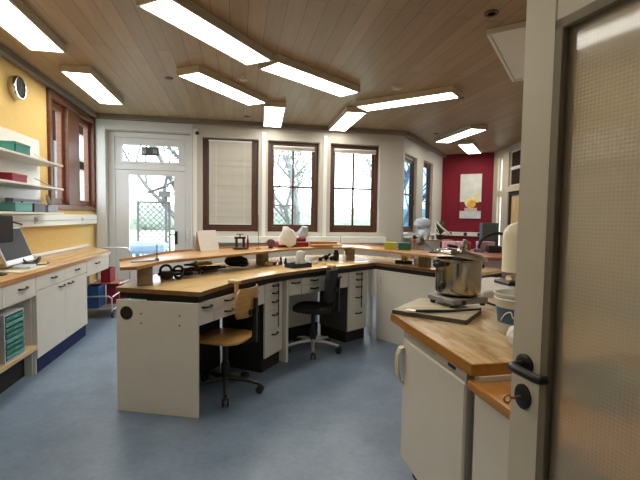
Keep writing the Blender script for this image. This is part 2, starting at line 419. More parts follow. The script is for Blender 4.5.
bx(-.388, .388, .0, .04, .005, 1.995, .003).build('door_leaf', OAKD, t, local=True)
B().cyl((.3, 0, 1.02), (.3, -.05, 1.02), .012).tube([(.3, -.05, 1.02), (.2, -.055, 1.02)], .011).build('handle', SILVER, t, local=True)

# sill board under the windows, wall ducts
o = bx(-.74, 2.76, 7.49, 7.62, .97, 1.09, .006).build('trim_4', ENAMELW); tag(o, 'white window sill board under the three windows', 'trim', kind='structure')
L2, a2, M2 = seg_frame(W[2], W[3])
o = B().box(.16, L2-.06, -.14, 0, 1.055, 1.09, .006, M2).build('trim_5', ENAMELW); tag(o, 'white sill board under the two narrow windows', 'trim', kind='structure')
L3, a3, M3 = seg_frame(W[3], W[4])
o = B().box(.02, L3-.02, -.06, 0, 1.02, 1.12, .006, M3).build('trim_6', ENAMELW); tag(o, 'white cable duct along the foot of the red wall', 'trim', kind='structure')
for s in (.25, .62, .95):
    q = B().obox((s, -.066, 1.07), .08, .012, .08, 0, .003, M3).build('wall_socket', BLACK); tag(q, '%s dark socket on the white duct of the red wall' % {.25: 'left', .62: 'middle', .95: 'right'}[s], 'socket', 'sockets on the red wall duct')
# white pilaster strips between the window openings
for i, x in enumerate((-.745, .45, 1.58)):
    o = bx(x-.035, x+.035, 7.60, 7.62, 1.09, 2.95, .003).build('trim_%d' % (7+i), ENAMELW); tag(o, 'white vertical strip %s' % ('between glazed door and blind window', 'right of the blind window', 'left of the last window')[i], 'trim', kind='structure')
q = bx(-.735, -.675, 7.565, 7.60, 2.85, 2.90, .004).build('door_sensor', BLACK); tag(q, 'small black sensor box at the top left of the blind window', 'sensor')

# glazed exterior door with transom
t = thing('door_1', (-1.50, 7.74, 0), 0, 'white glazed garden door with transom light in the window wall', 'door', kind='structure')
f = B(); x0, x1 = -.678, .678
f.box(x0, x0+.10, -.03, .07, 0, 2.855, .005); f.box(x1-.10, x1, -.03, .07, 0, 2.855, .005); f.box(x0+.10, x1-.10, -.03, .07, 2.77, 2.855, .005); f.box(x0+.10, x1-.10, -.03, .07, 2.22, 2.32, .005)
f.build('frame', DOORW, t, local=True)
f = B(); f.box(-.47, .46, -.015, .04, 2.325, 2.37, .004); f.box(-.47, .46, -.015, .04, 2.645, 2.765, .004); f.box(-.575, -.47, -.015, .04, 2.325, 2.765, .004); f.box(.46, .575, -.015, .04, 2.325, 2.765, .004)
f.build('transom_frame', DOORW, t, local=True)
bx(-.47, .46, .01, .016, 2.37, 2.645).build('transom_pane', PANE, t, local=True)
f = B(); f.box(-.575, -.36, -.02, .04, .005, 2.215, .005); f.box(.385, .575, -.02, .04, .005, 2.215, .005); f.box(-.36, .385, -.02, .04, 2.13, 2.215, .004); f.box(-.36, .385, -.02, .04, .005, .66, .004)
lf = f.build('door_leaf', DOORW, t, local=True)
bx(-.36, .385, .01, .016, .66, 2.13).build('pane', PANE, t, local=True)
B().box(.40, .445, -.035, -.018, .93, 1.16, .004).cyl((.42, -.035, 1.10), (.42, -.07, 1.10), .011).tube([(.42, -.066, 1.10), (.31, -.07, 1.10)], .011).cyl((.42, -.035, .98), (.42, -.045, .98), .012).build('door_handle', BLACK, t, local=True)
# white surround of the garden door
f = B(); f.box(-2.34, -2.19, 7.59, 7.62, 0, 3.03, .004); f.box(-.82, -.785, 7.59, 7.62, 0, 3.03, .004); f.box(-2.19, -.82, 7.59, 7.62, 2.88, 3.03, .004)
tag(f.build('trim_10', DOORW), 'white surround of the garden door', 'trim', kind='structure')
q = thing('light_switch', (-.86, 7.615, 1.05), 0, 'double white switch plate beside the garden door handle', 'switch')
bx(-.03, .03, -.018, -.0, 0, .16, .003).build('plate', ENAMELW, q, local=True)
for z in (.02, .09): bx(-.024, .024, -.024, -.018, z, z+.055, .002).build('rocker', SILVER, q, local=True)
# plate hanging in the transom
q = thing('transom_sign', (-1.50, 7.70, 2.47), 0, 'small dark sign with pale marks hanging in the transom glass', 'sign')
bx(-.145, .145, -.006, .006, 0, .145, .002).build('plate', mat('dark_green_grey_sign', (.045, .06, .058), .5), q, local=True)
PMK = mat('sign_pale_green', (.45, .52, .48), .6)
B().box(-.125, -.115, -.009, -.006, .03, .115).box(-.085, -.075, -.009, -.006, .03, .115).box(-.125, -.075, -.009, -.006, .105, .115).box(-.115, -.095, -.009, -.006, .03, .08).build('pale_mark', PMK, q, local=True)
B().box(.05, .058, -.009, -.006, .04, .115).box(.075, .083, -.009, -.006, .03, .115).box(.10, .108, -.009, -.006, .04, .115).box(.05, .108, -.009, -.006, .06, .068).build('pale_mark', PMK, q, local=True)
B().tube([(-.12, 0, .145), (-.05, 0, .175)], .002).tube([(.12, 0, .145), (.05, 0, .175)], .002).build('cord', BLACK, q, local=True)

# ------------------------------------------------------------------ blinds
q = thing('venetian_blind', (-.14, 7.70, 1.29), 0, 'beige venetian blind lowered over the window beside the garden door', 'blind')
s = B()
for k in range(29):
    z = .035+k*.0505
    M = Matrix.Translation((0, 0, z)) @ Matrix.Rotation(R(-64+random.uniform(-7, 7)), 4, 'X')
    s.box(-.375, .375, -.029, .029, -.0006, .0006, 0, M)
s.build('slats', BLINDM, q, local=True)
bx(-.38, .38, -.02, .02, 1.475, 1.505, .003).build('head_rail', ENAMELW, q, local=True)
bx(-.375, .375, -.012, .012, 0, .014, .003).build('bottom_rail', ENAMELW, q, local=True)
for x in (-.25, .25): B().cyl((x, -.021, .01), (x, -.021, 1.48), .0025, seg=6).build('ladder_cord', ENAMELW, q, local=True)
B().cyl((-.36, -.03, .55), (-.355, -.025, 1.48), .005, seg=8).build('tilt_wand', SILVER, q, local=True)
for x, lab in ((1.005, 'raised blind bundled at the top of the window behind the red machine'), (2.18, 'raised blind bundled at the top of the window nearest the slanted wall')):
    q = thing('venetian_blind', (x, 7.70, 2.63), 0, lab, 'blind', 'raised blinds')
    w = .385 if x < 2 else .41
    s = B()
    for k in range(9): s.box(-w, w, -.018, .018, .046+k*.005, .0485+k*.005)
    s.build('slats', BLINDM, q, local=True)
    bx(-w, w, -.02, .02, .09, .115, .003).build('head_rail', ENAMELW, q, local=True); bx(-w, w, -.014, .014, .03, .044, .003).build('bottom_rail', ENAMELW, q, local=True)

# ------------------------------------------------------------------ ceiling lights
LD = [(-1.84, 3.93, 0, 'lit ceiling light cut by the left edge of the photo'),
      (-1.80, 5.885, 0, 'lit ceiling light above the left wall window'),
      (-.215, 3.90, -38, 'longest looking lit ceiling light at the top, near the middle'),
      (.858, 4.885, -54, 'lit ceiling light touching the end of the topmost long one'),
      (-.15, 5.50, -37, 'lit slanted ceiling light above the venetian blind'),
      (.55, 6.80, -3, 'small looking lit ceiling light in front of the window with tree view'),
      (1.76, 6.81, -1, 'small looking lit ceiling light in front of the field view window'),
      (2.24, 5.445, 45, 'lit ceiling light slanting up to the right over the bench corner'),
      (4.15, 7.40, 0, 'lit ceiling light slanting near the two narrow windows'),
      (5.15, 8.67, -39, 'lit ceiling light closest to the red wall'),
      (-1.84, 2.42, 0, 'lit ceiling light nearest the doorway over the left side, reflected in the door glass'),
      (.75, 1.35, 45, 'added unseen fill light over the butcher block')]  # last fixture is added out of view to brighten the foreground
def ceiling_light():
    t = thing('ceiling_light', (0, 0, 3.03), 0, '', 'ceiling light', 'lit ceiling lights')
    b = B(); w, l = .165, .69
    b.box(-w, -w+.022, -l, l, 0, .08, .003).box(w-.022, w, -l, l, 0, .08, .003).box(-w+.022, w-.022, -l, -l+.022, 0, .08, .003).box(-w+.022, w-.022, l-.022, l, 0, .08, .003).box(-w+.02, w-.02, -l+.02, l-.02, .055, .08)
    b.build('housing', FIXT, t, local=True)
    bx(-w+.022, w-.022, -l+.022, l-.022, .004, .03).build('diffuser', LAMP, t, local=True)
    return t
proto = ceiling_light()
for i, (x, y, a, lab) in enumerate(LD):
    o = proto if i == 0 else copy_tree(proto)
    o.location = (x, y, 3.03); o.rotation_euler = (0, 0, R(a)); o['label'] = lab

# large unlit panel, spots, detectors
q = thing('ceiling_panel', (2.905, 3.64, 3.06), R(46), 'large white flat square panel on the ceiling by the open door', 'ceiling panel')
b = B(); b.box(-.70, .70, -.38, .38, .012, .05, .004); b.build('panel', ENAMELW, q, local=True)
b = B(); b.box(-.73, .73, .35, .38, 0, .05, .003).box(-.73, .73, -.38, -.35, 0, .05, .003).box(-.73, -.70, -.35, .35, 0, .05, .003).box(.70, .73, -.35, .35, 0, .05, .003); b.build('frame', WHITE, q, local=True)
def spot(x, y, r, lab):
    q = thing('ceiling_spot', (x, y, ZC-.012), 0, lab, 'spotlight', 'dark ceiling spots')
    B().lathe([(r*.6, .0), (r, .0), (r, .011), (r*.6, .011), (r*.6, .0)], seg=24).build('ring', mat('spot_ring', (.16, .12, .09), .4, metal=.5) if 'spot_ring' not in bpy.data.materials else bpy.data.materials['spot_ring'], q, local=True)
    B().lathe([(r*.58, .003), (r*.58, .011)], seg=20).build('lens', BLACK, q, local=True)
spot(1.99, 3.106, .055, 'dark round ceiling spot beside the large white panel')
spot(-.833, 5.411, .045, 'dark ceiling spot left of the slanted light above the blind')
spot(.137, 7.139, .05, 'dark ceiling spot above the top of the blind window')
spot(2.98, 5.31, .05, 'dark ceiling spot at the right end of the bench corner light')
spot(3.78, 7.6, .05, 'dark ceiling spot over the corner of the slanted wall')
for x, y, lab in ((.053, 5.18, 'round smoke detector between the two long light rows'), (1.97, 5.08, 'round smoke detector beside the bench corner light')):
    q = thing('smoke_detector', (x, y, ZC-.035), 0, lab, 'smoke detector', 'smoke detectors')
    B().lathe([(.03, 0), (.055, .012), (.06, .034)], seg=24).build('cover', FIXT, q, local=True)
    B().lathe([(.066, .028), (.066, .0345)], seg=24).build('base', WHITE, q, local=True)

# ------------------------------------------------------------------ furniture helpers
def handle_mesh(x, z, w=.10, y=0, up=0):
    return B().tube([(x-w/2, y-.001, z), (x-w/2+.006, y-.02, z), (x-w/2+.03, y-.026, z-.003), (x+w/2-.03, y-.026, z-.003), (x+w/2-.006, y-.02, z), (x+w/2, y-.001, z)], .008, 8)
def front(t, name, x0, x1, z0, z1, m=WHITE, y=-.018, hx=None, hz=None, hw=.10, hm=BLACK):
    d = bx(x0+.0015, x1-.0015, y, y+.018, z0+.0015, z1-.0015, .002).build(name, m, t, local=True)
    if hx is not None:
        h = handle_mesh(hx, hz, hw, y)
        bmesh.ops.transform(h.bm, matrix=TM[t.name], verts=h.bm.verts[:]); h.build('handle', hm, d)
    return d
def lmat(t, b):   # local -> world for a builder
    bmesh.ops.transform(b.bm, matrix=TM[t.name], verts=b.bm.verts[:]); return b

# ------------------------------------------------------------------ left counter
CT = .885
o = thing('counter_worktop', (-2.07, 5.0, CT), 0, 'long beech worktop along the yellow left wall', 'worktop')
B().prism([(-1.755, 2.3), (-1.775, 6.33), (-1.86, 6.55), (-2.36, 7.2), (-2.375, 7.2), (-2.375, 2.3)], CT, CT+.042, .004).build('top_board', COUNTERW, o)
bx(-1.753, -1.748, 2.3, 6.2, CT+.002, CT+.038).build('edge_band', ORANGEW, o)
q = bx(-2.375, -2.33, 5.0, 7.2, CT+.043, CT+.085, .006).build('cable_duct', ENAMELW); tag(q, 'white cable duct lying at the back of the left counter', 'cable duct')
XF = -1.76
def lunit(y0, y1, label):   # local x runs along +Y, local y into the wall
    return thing('base_cabinet', (XF-.02, y0, 0), PI/2, label, 'cabinet', 'left counter cabinets'), y1-y0
t, w = lunit(4.08, 5.34, 'white base cabinet with two doors and navy plinth under the left counter')
b = B(); b.box(0, .018, 0, .57, .0, .884).box(w-.018, w, 0, .57, .13, .884).box(.018, w-.018, .55, .57, .13, .884).box(.018, w-.018, 0, .55, .13, .15).box(.018, w-.018, .0, .55, .745, .755); b.build('body', WHITE, t, local=True)
bx(.018, w-.01, .0, .04, 0, .128).build('plinth', NAVY, t, local=True)
h = w/2
front(t, 'drawer', 0, h, .755, .882, hx=h*.55, hz=.83); front(t, 'drawer', h, w, .755, .882, hx=h*1.5, hz=.83)
front(t, 'door', 0, h, .14, .75, hx=h-.10, hz=.715, hw=.13); front(t, 'door', h, w, .14, .75, hx=h+.12, hz=.715, hw=.13)
t, w = lunit(5.345, 6.19, 'white drawer box hung under the far end of the left counter')
b = B(); b.box(0, .018, 0, .57, .70, .884).box(w-.018, w, 0, .57, .70, .884).box(.018, w-.018, 0, .57, .70, .715).box(.018, w-.018, .55, .57, .715, .884); b.build('body', WHITE, t, local=True)
front(t, 'drawer', 0, w, .70, .882, hx=w*.42, hz=.83, hw=.13)
bx(.02, w+1.0, .555, .57, .02, .86).build('back_board', DARKGREY, t, local=True)  # dark sheet added in place of the shade under the counter
t, w = lunit(2.98, 4.075, 'open white cabinet with wooden bottom board under the left counter')
b = B(); b.box(w-.018, w, .02, .57, 0, .884).box(0, .018, 0.02, .57, 0, .884).box(.018, w-.018, .55, .57, .0, .884).box(.018, w-.018, .0, .55, .705, .715); b.build('body', WHITE, t, local=True)
hw_ = .56
front(t, 'drawer', 0, hw_, .715, .882, hx=hw_*.5, hz=.82); front(t, 'drawer', hw_, w, .715, .882, hx=hw_+.30, hz=.82, hw=.13)
bx(.019, w-.019, -.03, .54, .235, .275, .004).build('bottom_board', LIGHTW, t, local=True)
bx(.019, w-.019, .08, .10, 0, .234).build('plinth', BLACKM, t, local=True)
# tray cabinet standing on the bottom board
t = thing('tray_cabinet', (-1.765, 3.56, .2755), PI/2, 'small grey cabinet filled with teal trays under the left counter', 'tray cabinet')
b = B(); b.box(0, .012, 0, .4, 0, .38).box(.29, .302, 0, .4, 0, .38).box(.012, .29, 0, .4, .368, .38).box(.012, .29, 0, .4, 0, .012).box(.012, .29, .39, .4, .012, .368); b.build('body', SILVER, t, local=True)
for k in range(8):
    z = .018+k*.0435
    tr = bx(.016, .286, -.008, .37, z, z+.030, .003).build('tray', TEAL if k % 3 else TEALL, t, local=True)
    lmat(t, bx(.12, .18, -.014, -.008, z+.012, z+.022, .002)).build('grip', TEALL, tr)
q = bx(-2.2, -1.85, 3.15, 3.53, .276, .60, .004).build('cardboard_box', BLACKM); tag(q, 'dark box beside the teal tray cabinet', 'box')

# things on the left counter
CZ = CT+.042
t = thing('desktop_monitor', (-2.06, 4.40, CZ), 0, 'silver framed monitor leaning back on the left counter', 'monitor')
Mm = Matrix.Translation((-2.05, 4.50, CZ+.04)) @ Matrix.Rotation(R(6), 4, 'Z') @ Matrix.Rotation(R(-20), 4, 'Y')
B().box(-.02, .0, -.36, .30, 0, .36, .006, Mm).build('casing', SILVER, t)
B().box(.0, .003, -.34, .28, .05, .345, 0, Mm).build('screen', SCREEN, t)
B().box(-.14, .02, -.12, .12, -.04+.0005, -.03, .003, Matrix.Translation((-2.15, 4.45, CZ+.04))).box(-.10, -.08, -.05, .05, -.035, .2, .003, Matrix.Translation((-2.05, 4.45, CZ+.04))).build('stand', SILVER, t)
t = thing('tablet_display', (-2.0, 3.95, CZ), 0, 'dark brown backed display standing at the left photo edge in front of the monitor', 'display')
B().box(-2.02, -1.99, 3.62, 4.215, 1.185, 1.425, .012).build('casing', mat('dark_brown_casing', (.016, .007, .005), .6, spec=.2), t)
B().cyl((-2.01, 3.88, CZ+.012), (-2.01, 3.88, 1.19), .02).lathe([(.11, 0), (.11, .008), (.02, .012)], (-2.01, 3.88, CZ+.0005)).build('stand', BLACK, t)
o = B().prism([(-2.10, 4.08), (-1.84, 3.98), (-1.83, 4.45), (-1.95, 4.80), (-2.12, 4.72)], CZ+.0005, CZ+.008, .002).build('desk_pad', mat('cream_desk_pad', (.68, .60, .44), .7)); tag(o, 'cream desk pad in front of the silver monitor', 'desk pad')
o = B().obox((-1.95, 4.30, CZ+.022), .14, .20, .026, R(10), .004).build('paper_stack', PAPERB); tag(o, 'pale blue paper stack on the cream desk pad', 'paper')
t = thing('headset', (-1.93, 4.52, CZ+.009), 0, 'black headset lying on the cream desk pad', 'headset')
B().tube([(-1.99+.09*math.cos(a)*.8, 4.52+.09*math.sin(a), CZ+.052+.03*math.sin(a*2+.4)) for a in [R(d) for d in range(-60, 200, 20)]], .012, 8).build('headband', BLACK, t)
B().ball((-1.95, 4.44, CZ+.03), .035, (1, .8, .6)).build('ear_cup', BLACK, t); B().ball((-2.03, 4.52, CZ+.03), .035, (1, .8, .6)).build('ear_cup', BLACK, t)
B().tube([(-1.93, 4.45, CZ+.02), (-1.88, 4.56, CZ+.014), (-1.90, 4.70, CZ+.014), (-1.96, 4.80, CZ+.009)], .006).build('microphone_arm', BLACK, t)

# wall unit: white back board, shelves with brackets, cable channel
t = thing('wall_duct', (-2.33, 5.5, 1.29), 0, 'long white wall duct with sockets above the left counter', 'wall duct')
bx(-2.38, -2.29, 2.3, 7.45, 1.29, 1.435, .006).build('channel', ENAMELW, t)
bx(-2.29, -2.285, 2.3, 7.44, 1.355, 1.362).build('lid_seam', LGREYBOX, t)
for y in (5.35, 6.8):
    s = bx(-2.289, -2.282, y-.045, y+.045, 1.325, 1.405, .003).build('socket', WHITE, t); B().cyl((-2.2825, y, 1.365), (-2.279, y, 1.365), .025).build('insert', LGREYBOX, s)
t = thing('wall_shelf', (-2.30, 4.5, 1.435), 0, 'white wall shelf unit with three boards on the yellow wall', 'shelf')
B().box(-2.378, -2.355, 2.3, 5.62, 1.44, 2.32, .008).build('back_board', ENAMELW, t)
for z in (1.4365, 1.725, 2.005): bx(-2.354, -2.07, 2.3, 5.55, z, z+.022, .003).build('shelf_board', WHITE, t)
for z in (1.725, 2.005):
    for y in (4.3, 5.48): B().tube([(-2.357, y, z+.13), (-2.33, y, z+.12), (-2.10, y, z-.003)], .006).build('bracket', WHITE, t)
S1, S2, S3 = 2.027, 1.747, 1.4585
def shelf_box(x0, x1, y0, y1, z, h, m, name, label, cat, rim=True, grp=None, lid=None):
    t = thing(name, ((x0+x1)/2, (y0+y1)/2, z), 0, label, cat, grp)
    b = B(); th = .006; z += .0005
    b.box(x0, x1, y0, y1, z, z+.006).box(x0, x0+th, y0, y1, z, z+h).box(x1-th, x1, y0, y1, z, z+h).box(x0, x1, y0, y0+th, z, z+h).box(x0, x1, y1-th, y1, z, z+h)
    b.build('tub', m, t)
    b = B(); zz = z+h
    if lid is None: b.box(x0-.004, x0+.008, y0-.004, y1+.004, zz-.006, zz+.004, .002).box(x1-.008, x1+.004, y0-.004, y1+.004, zz-.006, zz+.004, .002).box(x0, x1, y0-.004, y0+.008, zz-.006, zz+.004, .002).box(x0, x1, y1-.008, y1+.004, zz-.006, zz+.004, .002); b.build('rim', m, t)
    else: b.box(x0-.004, x1+.004, y0-.004, y1+.004, zz-.02, zz+.004, .003); b.build('lid', lid, t)
    return t
shelf_box(-2.35, -2.09, 4.49, 4.78, S1, .10, TEAL, 'storage_box', 'teal storage box on the top wall shelf', 'box', lid=TEAL)
shelf_box(-2.35, -2.09, 4.42, 4.70, S2, .075, CRIMSON, 'storage_box', 'crimson storage box on the middle wall shelf', 'box', lid=CRIMSON)
shelf_box(-2.33, -2.09, 4.46, 4.80, S3, .085, TEALL, 'storage_tub', 'pale teal open tub on the bottom wall shelf', 'tub')
shelf_box(-2.26, -2.09, 4.84, 5.09, S3, .085, DGREYBOX, 'storage_tub', 'slate grey tub between the teal and pale grey tubs', 'tub')
shelf_box(-2.26, -2.09, 5.16, 5.42, S3, .075, LGREYBOX, 'storage_tub', 'pale grey tub at the window end of the bottom shelf', 'tub')
q = thing('bottle', (-2.30, 4.56, S1+.105), 0, 'tiny dark figurine on the teal box of the top shelf', 'figurine')
q.name = 'figurine'; TM['figurine'] = TM.get('bottle', Matrix.Translation((-2.30, 4.56, S1+.105)))
B().lathe([(.018, 0), (.02, .01), (.008, .025), (.012, .04), (.016, .05), (.0, .062)], (-2.30, 4.56, S1+.1055), 12).build('figure_body', BLACKM, q)
t = shelf_box(-2.35, -2.28, 4.83, 5.45, S3, .14, LILAC, 'flat_case', 'lilac grey case standing behind the tubs on the bottom shelf', 'case', lid=LILAC)
B().cyl((-2.28, 5.0, S3+.10), (-2.272, 5.0, S3+.10), .018).build('round_lock', BLACK, t)
q = thing('spray_bottle', (-2.31, 4.30, S3), 0, 'white bottle at the left end of the bottom wall shelf', 'bottle')
B().lathe([(.03, 0.0005), (.032, .08), (.012, .11), (.012, .13)], (-2.31, 4.30, S3), 16).build('bottle_body', PAPER, q); B().lathe([(.014, .13), (.014, .15)], (-2.31, 4.30, S3), 12).build('cap', LGREYBOX, q)
q = thing('plug_adapter', (-2.25, 4.55, 1.33), 0, 'black plug sticking out of the wall duct behind the monitor', 'plug')
bx(-2.284, -2.22, 4.62, 4.70, 1.335, 1.395, .01).build('adapter_body', BLACK, q); B().tube([(-2.23, 4.66, 1.36), (-2.19, 4.70, 1.345), (-2.17, 4.76, 1.33)], .008).build('cable', BLACK, q)
q = B().lathe([(.0, -.006), (.06, -.004), (.07, 0), (.06, .004), (.0, .006)], seg=20, M=Matrix.Translation((-2.30, 5.72, 1.575)) @ Matrix.Rotation(R(75), 4, 'Y') @ Matrix.Scale(1.6, 4, (1, 0, 0))).build('wooden_disc', mat('dark_mottled_oval', (.12, .09, .06), .6, var=.5, scale=20)); tag(q, 'brown mottled oval disc leaning on the left window frame', 'disc')
# wall speaker
q = thing('wall_speaker', (-2.38, 5.13, 2.82), 0, 'round silver rimmed black wall speaker high on the yellow wall', 'speaker')
Mr = Matrix.Translation((-2.378, 5.09, 2.79)) @ Matrix.Rotation(PI/2, 4, 'Y')
B().lathe([(.115, 0), (.125, .02), (.125, .07), (.118, .08), (.108, .08), (.106, .07), (.104, .004)], M=Mr, seg=32).build('rim', STEEL, q); B().lathe([(.102, .005), (.102, .070), (.05, .062), (.03, .070), (.0, .072)], M=Mr, seg=32).build('cone', BLACKM, q)

# trolley with bins under the counter end
t = thing('chrome_trolley', (-2.0, 6.7, 0), 0, 'chrome tube trolley parked at the far end of the left counter', 'trolley')
B().tube([(-2.12, 6.90, .09), (-2.12, 6.90, .87), (-2.09, 6.90, .915), (-2.05, 6.90, .93), (-1.73, 6.90, .93), (-1.68, 6.90, .915), (-1.66, 6.90, .87), (-1.66, 6.90, .09)], .011).build('end_frame', CHROME, t)
B().tube([(-2.12, 6.16, .09), (-2.12, 6.16, .28), (-2.09, 6.16, .31), (-1.76, 6.16, .31), (-1.72, 6.16, .28), (-1.72, 6.16, .09)], .011).build('low_frame', CHROME, t)
for x in (-2.12, -1.71): B().tube([(x, 6.16, .12), (x+(.045 if x > -2 else 0), 6.90, .12)], .009).tube([(x, 6.16, .30), (x+(.045 if x > -2 else 0), 6.90, .34)], .009).tube([(x, 6.5, .43), (x+(.045 if x > -2 else 0), 6.90, .43)], .009).build('side_rail', CHROME, t)
bx(-2.12, -1.72, 6.16, 6.90, .115, .125).build('lower_tray', GREY, t)
bx(-2.12, -1.72, 6.50, 6.90, .425, .435).build('upper_tray', REDTOP, t)
for x in (-2.12, -1.71):
    for y in (6.17, 6.89):
        c = B().cyl((x-.012, y, .04), (x+.012, y, .04), .04).build('caster', BLACK, t)
shelf_box(-2.10, -1.92, 6.25, 6.56, .1255, .30, BLUEBIN, 'plastic_bin', 'blue plastic bin on the chrome trolley', 'bin')
shelf_box(-1.90, -1.74, 6.56, 6.86, .1255, .28, CRIMSON, 'plastic_bin', 'dark red plastic bin beside the blue one on the trolley', 'bin')
shelf_box(-1.99, -1.86, 6.60, 6.86, .4355, .20, CRIMSON, 'plastic_bin', 'dark red bin on the upper tray of the trolley', 'bin')

# ------------------------------------------------------------------ goldsmith bench
BZ = .913
A = (-.26, 2.995); Bp = (.475, 4.03); C_ = (1.60, 4.735)
FRONT = [(-.26, 2.995), (-.15, 3.215), (-.03, 3.42), (.14, 3.655), (.339, 3.865), (.50, 4.005), (.66, 4.135), (.85, 4.275), (1.036, 4.385), (1.32, 4.56), (1.632, 4.756), (2.04, 4.02), (2.25, 3.66)]
BACK = [(2.85, 4.02), (2.25, 5.15), (1.62, 5.85), (.90, 5.75), (.28, 5.28), (-.30, 4.75), (-.66, 4.25), (-.885, 3.27)]
t = thing('bench_worktop', (.6, 4.4, .83), 0, 'long curved wooden goldsmith bench top with black underside rail', 'worktop')
B().prism(FRONT+BACK, .877, BZ, .004).build('top_board', BENCHW, t)
def inset(poly, d):
    n = len(poly); out = []
    for i in range(n):
        p, a, b = Vector(poly[i]), Vector(poly[i-1]), Vector(poly[(i+1) % n])
        n1 = Vector((-(p-a).y, (p-a).x)).normalized(); n2 = Vector((-(b-p).y, (b-p).x)).normalized()
        m = (n1+n2); m = m/ max(.35, m.dot(n1)); out.append(tuple(p+m*d))
    return out
ring = FRONT+BACK
B().prism(inset(ring, .022), .83, .8765).build('under_rail', BLACKM, t)
def edge_strip(poly, z0, z1, th):
    b = B()
    for p, q in zip(poly[:-1], poly[1:]):
        L, an, M = seg_frame(p, q); b.box(-.001, L+.001, -th, -.0003, z0, z1, 0, M)
    return b
edge_strip([(-.885, 3.27)]+FRONT, .879, .911, .004).build('edge_band', EDGEW, t)
def pin(px, py, rz):
    b = B().obox((0, -.035, .0), .05, .10, .026, 0, .004); b.box(-.022, .022, -.06, -.045, -.09, -.012, .003)
    bmesh.ops.transform(b.bm, matrix=Matrix.Translation((px, py, .926)) @ Matrix.Rotation(rz, 4, 'Z'), verts=b.bm.verts[:])
    return b
pin(-.055, 3.375, R(55)).build('bench_pin', LIGHTW, t)
pin(.97, 4.36, R(31)).build('bench_pin', LIGHTW, t)
# end panel and dividers
t = thing('bench_end_panel', (-.57, 3.13, 0), 0, 'white full height panel closing the near left end of the bench', 'panel')
def slab(p, q, th, z0, z1):
    L, an, M = seg_frame(p, q); return B().box(0, L, 0, th, z0, z1, .002, M), M, L
b, M, L = slab((-.872, 3.225), (-.275, 2.995), .019, 0.001, .829); b.build('board', WHITE, t)
B().lathe([(.048, 0), (.05, .004), (.0, .005)], M=M @ Matrix.Translation((.085, 0, .735)) @ Matrix.Rotation(PI/2, 4, 'X'), seg=24).build('cable_grommet', BLACK, t)
for sx in (.20, .50):
    for z in (.735, .665): B().lathe([(.006, 0), (.006, .003), (0, .004)], M=M @ Matrix.Translation((sx, 0, z)) @ Matrix.Rotation(PI/2, 4, 'X'), seg=10).build('screw', BLACK, t)
t = thing('bench_divider', (.3, 4.2, 0), 0, 'white upright divider panel between the two bench seats', 'panel')
b, M, L = slab((.493, 4.045), (-.02, 4.63), .03, 0.001, .829)
b.build('board', WHITE, t)
t = thing('bench_divider', (1.6, 4.8, 0), 0, 'white upright panel edge in the inner corner of the bench', 'panel')
b, M, L = slab((1.60, 4.73), (1.75, 5.35), .03, 0.001, .829); b.build('board', WHITE, t)
t = thing('bench_side_panel', (2.0, 4.3, 0), 0, 'large plain white panel closing the right bench wing', 'panel')
b, M, L = slab((1.632, 4.712), (2.22, 3.72), .02, 0.001, .829); b.build('board', WHITE, t)
for z in (.74, .70): B().lathe([(.006, 0), (.006, .003), (0, .004)], M=M @ Matrix.Translation((.06, 0, z)) @ Matrix.Rotation(PI/2, 4, 'X'), seg=10).build('screw', BLACK, t)
b, M, L = slab((2.26, 3.73), (2.80, 4.03), .02, 0.001, .829); b.build('end_board', WHITE, t)

def station(org, rz, dark, s_ped, w_ped, dx, labs):
    # hanging drawer row
    t = thing('drawer_row', (org[0], org[1], .655), rz, labs[0], 'drawer unit', 'bench drawer rows')
    e = dx[-1]
    b = B(); b.box(dx[0], e, .06, .45, 0, .012).box(dx[0], dx[0]+.012, .06, .45, .012, .17).box(e-.012, e, .06, .45, .012, .17).box(dx[0], e, .44, .45, .012, .17)
    for x in dx[1:-1]: b.box(x-.006, x+.006, .06, .44, .012, .17)
    b.build('carcass', DARKGREY, t, local=True)
    for k in range(len(dx)-1):
        x0, x1 = dx[k], dx[k+1]
        if k == 1:
            front(t, 'drawer', x0, x1, .085, .17, y=.042, hx=(x0+x1)/2, hz=.135); front(t, 'drawer', x0, x1, 0, .085, y=.042, hx=(x0+x1)/2, hz=.05)
        else: front(t, 'drawer', x0, x1, 0, .17, y=.042, hx=(x0+x1)/2, hz=.13)
    # pedestal
    t = thing('drawer_pedestal', (org[0], org[1], 0), rz, labs[1], 'drawer unit', 'bench drawer pedestals')
    x0, x1 = s_ped, s_ped+w_ped
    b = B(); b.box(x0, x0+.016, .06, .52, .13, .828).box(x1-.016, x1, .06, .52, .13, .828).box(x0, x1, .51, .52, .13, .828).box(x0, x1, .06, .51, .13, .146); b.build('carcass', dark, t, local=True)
    bx(x0+.003, x1-.003, .075, .50, 0.001, .13).build('plinth', BLACKM, t, local=True)
    zs = [.828, .758, .685, .56, .375, .135]
    for k in range(5): front(t, 'drawer', x0, x1, zs[k+1], zs[k], y=.042, hx=(x0+x1)/2+.01, hz=zs[k]-(.03 if k < 2 else .04))
    bx((x0+x1)/2+.025, (x0+x1)/2+.04, .008, .014, .40, .815, .002).build('locking_strap', BLACK, t, local=True)
    # knee back
    t = thing('knee_panel', (org[0], org[1], 0), rz, labs[2], 'panel', 'bench knee panels')
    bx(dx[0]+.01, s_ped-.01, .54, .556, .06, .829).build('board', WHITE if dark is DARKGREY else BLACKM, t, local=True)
    bx(dx[0]+.01, s_ped-.01, .536, .5395, .001, .16).build('kick_board', BLACKM, t, local=True)
station(A, R(54.7), BLACKM, .93, .325, [.035, .20, .56, .925],  # black carcass and knee panel imitate the deep shade under the bench
        ('row of small white drawers above the wooden chair', 'white pedestal of five drawers right of the wooden chair', 'back panel coloured black as shade behind the wooden chair'))
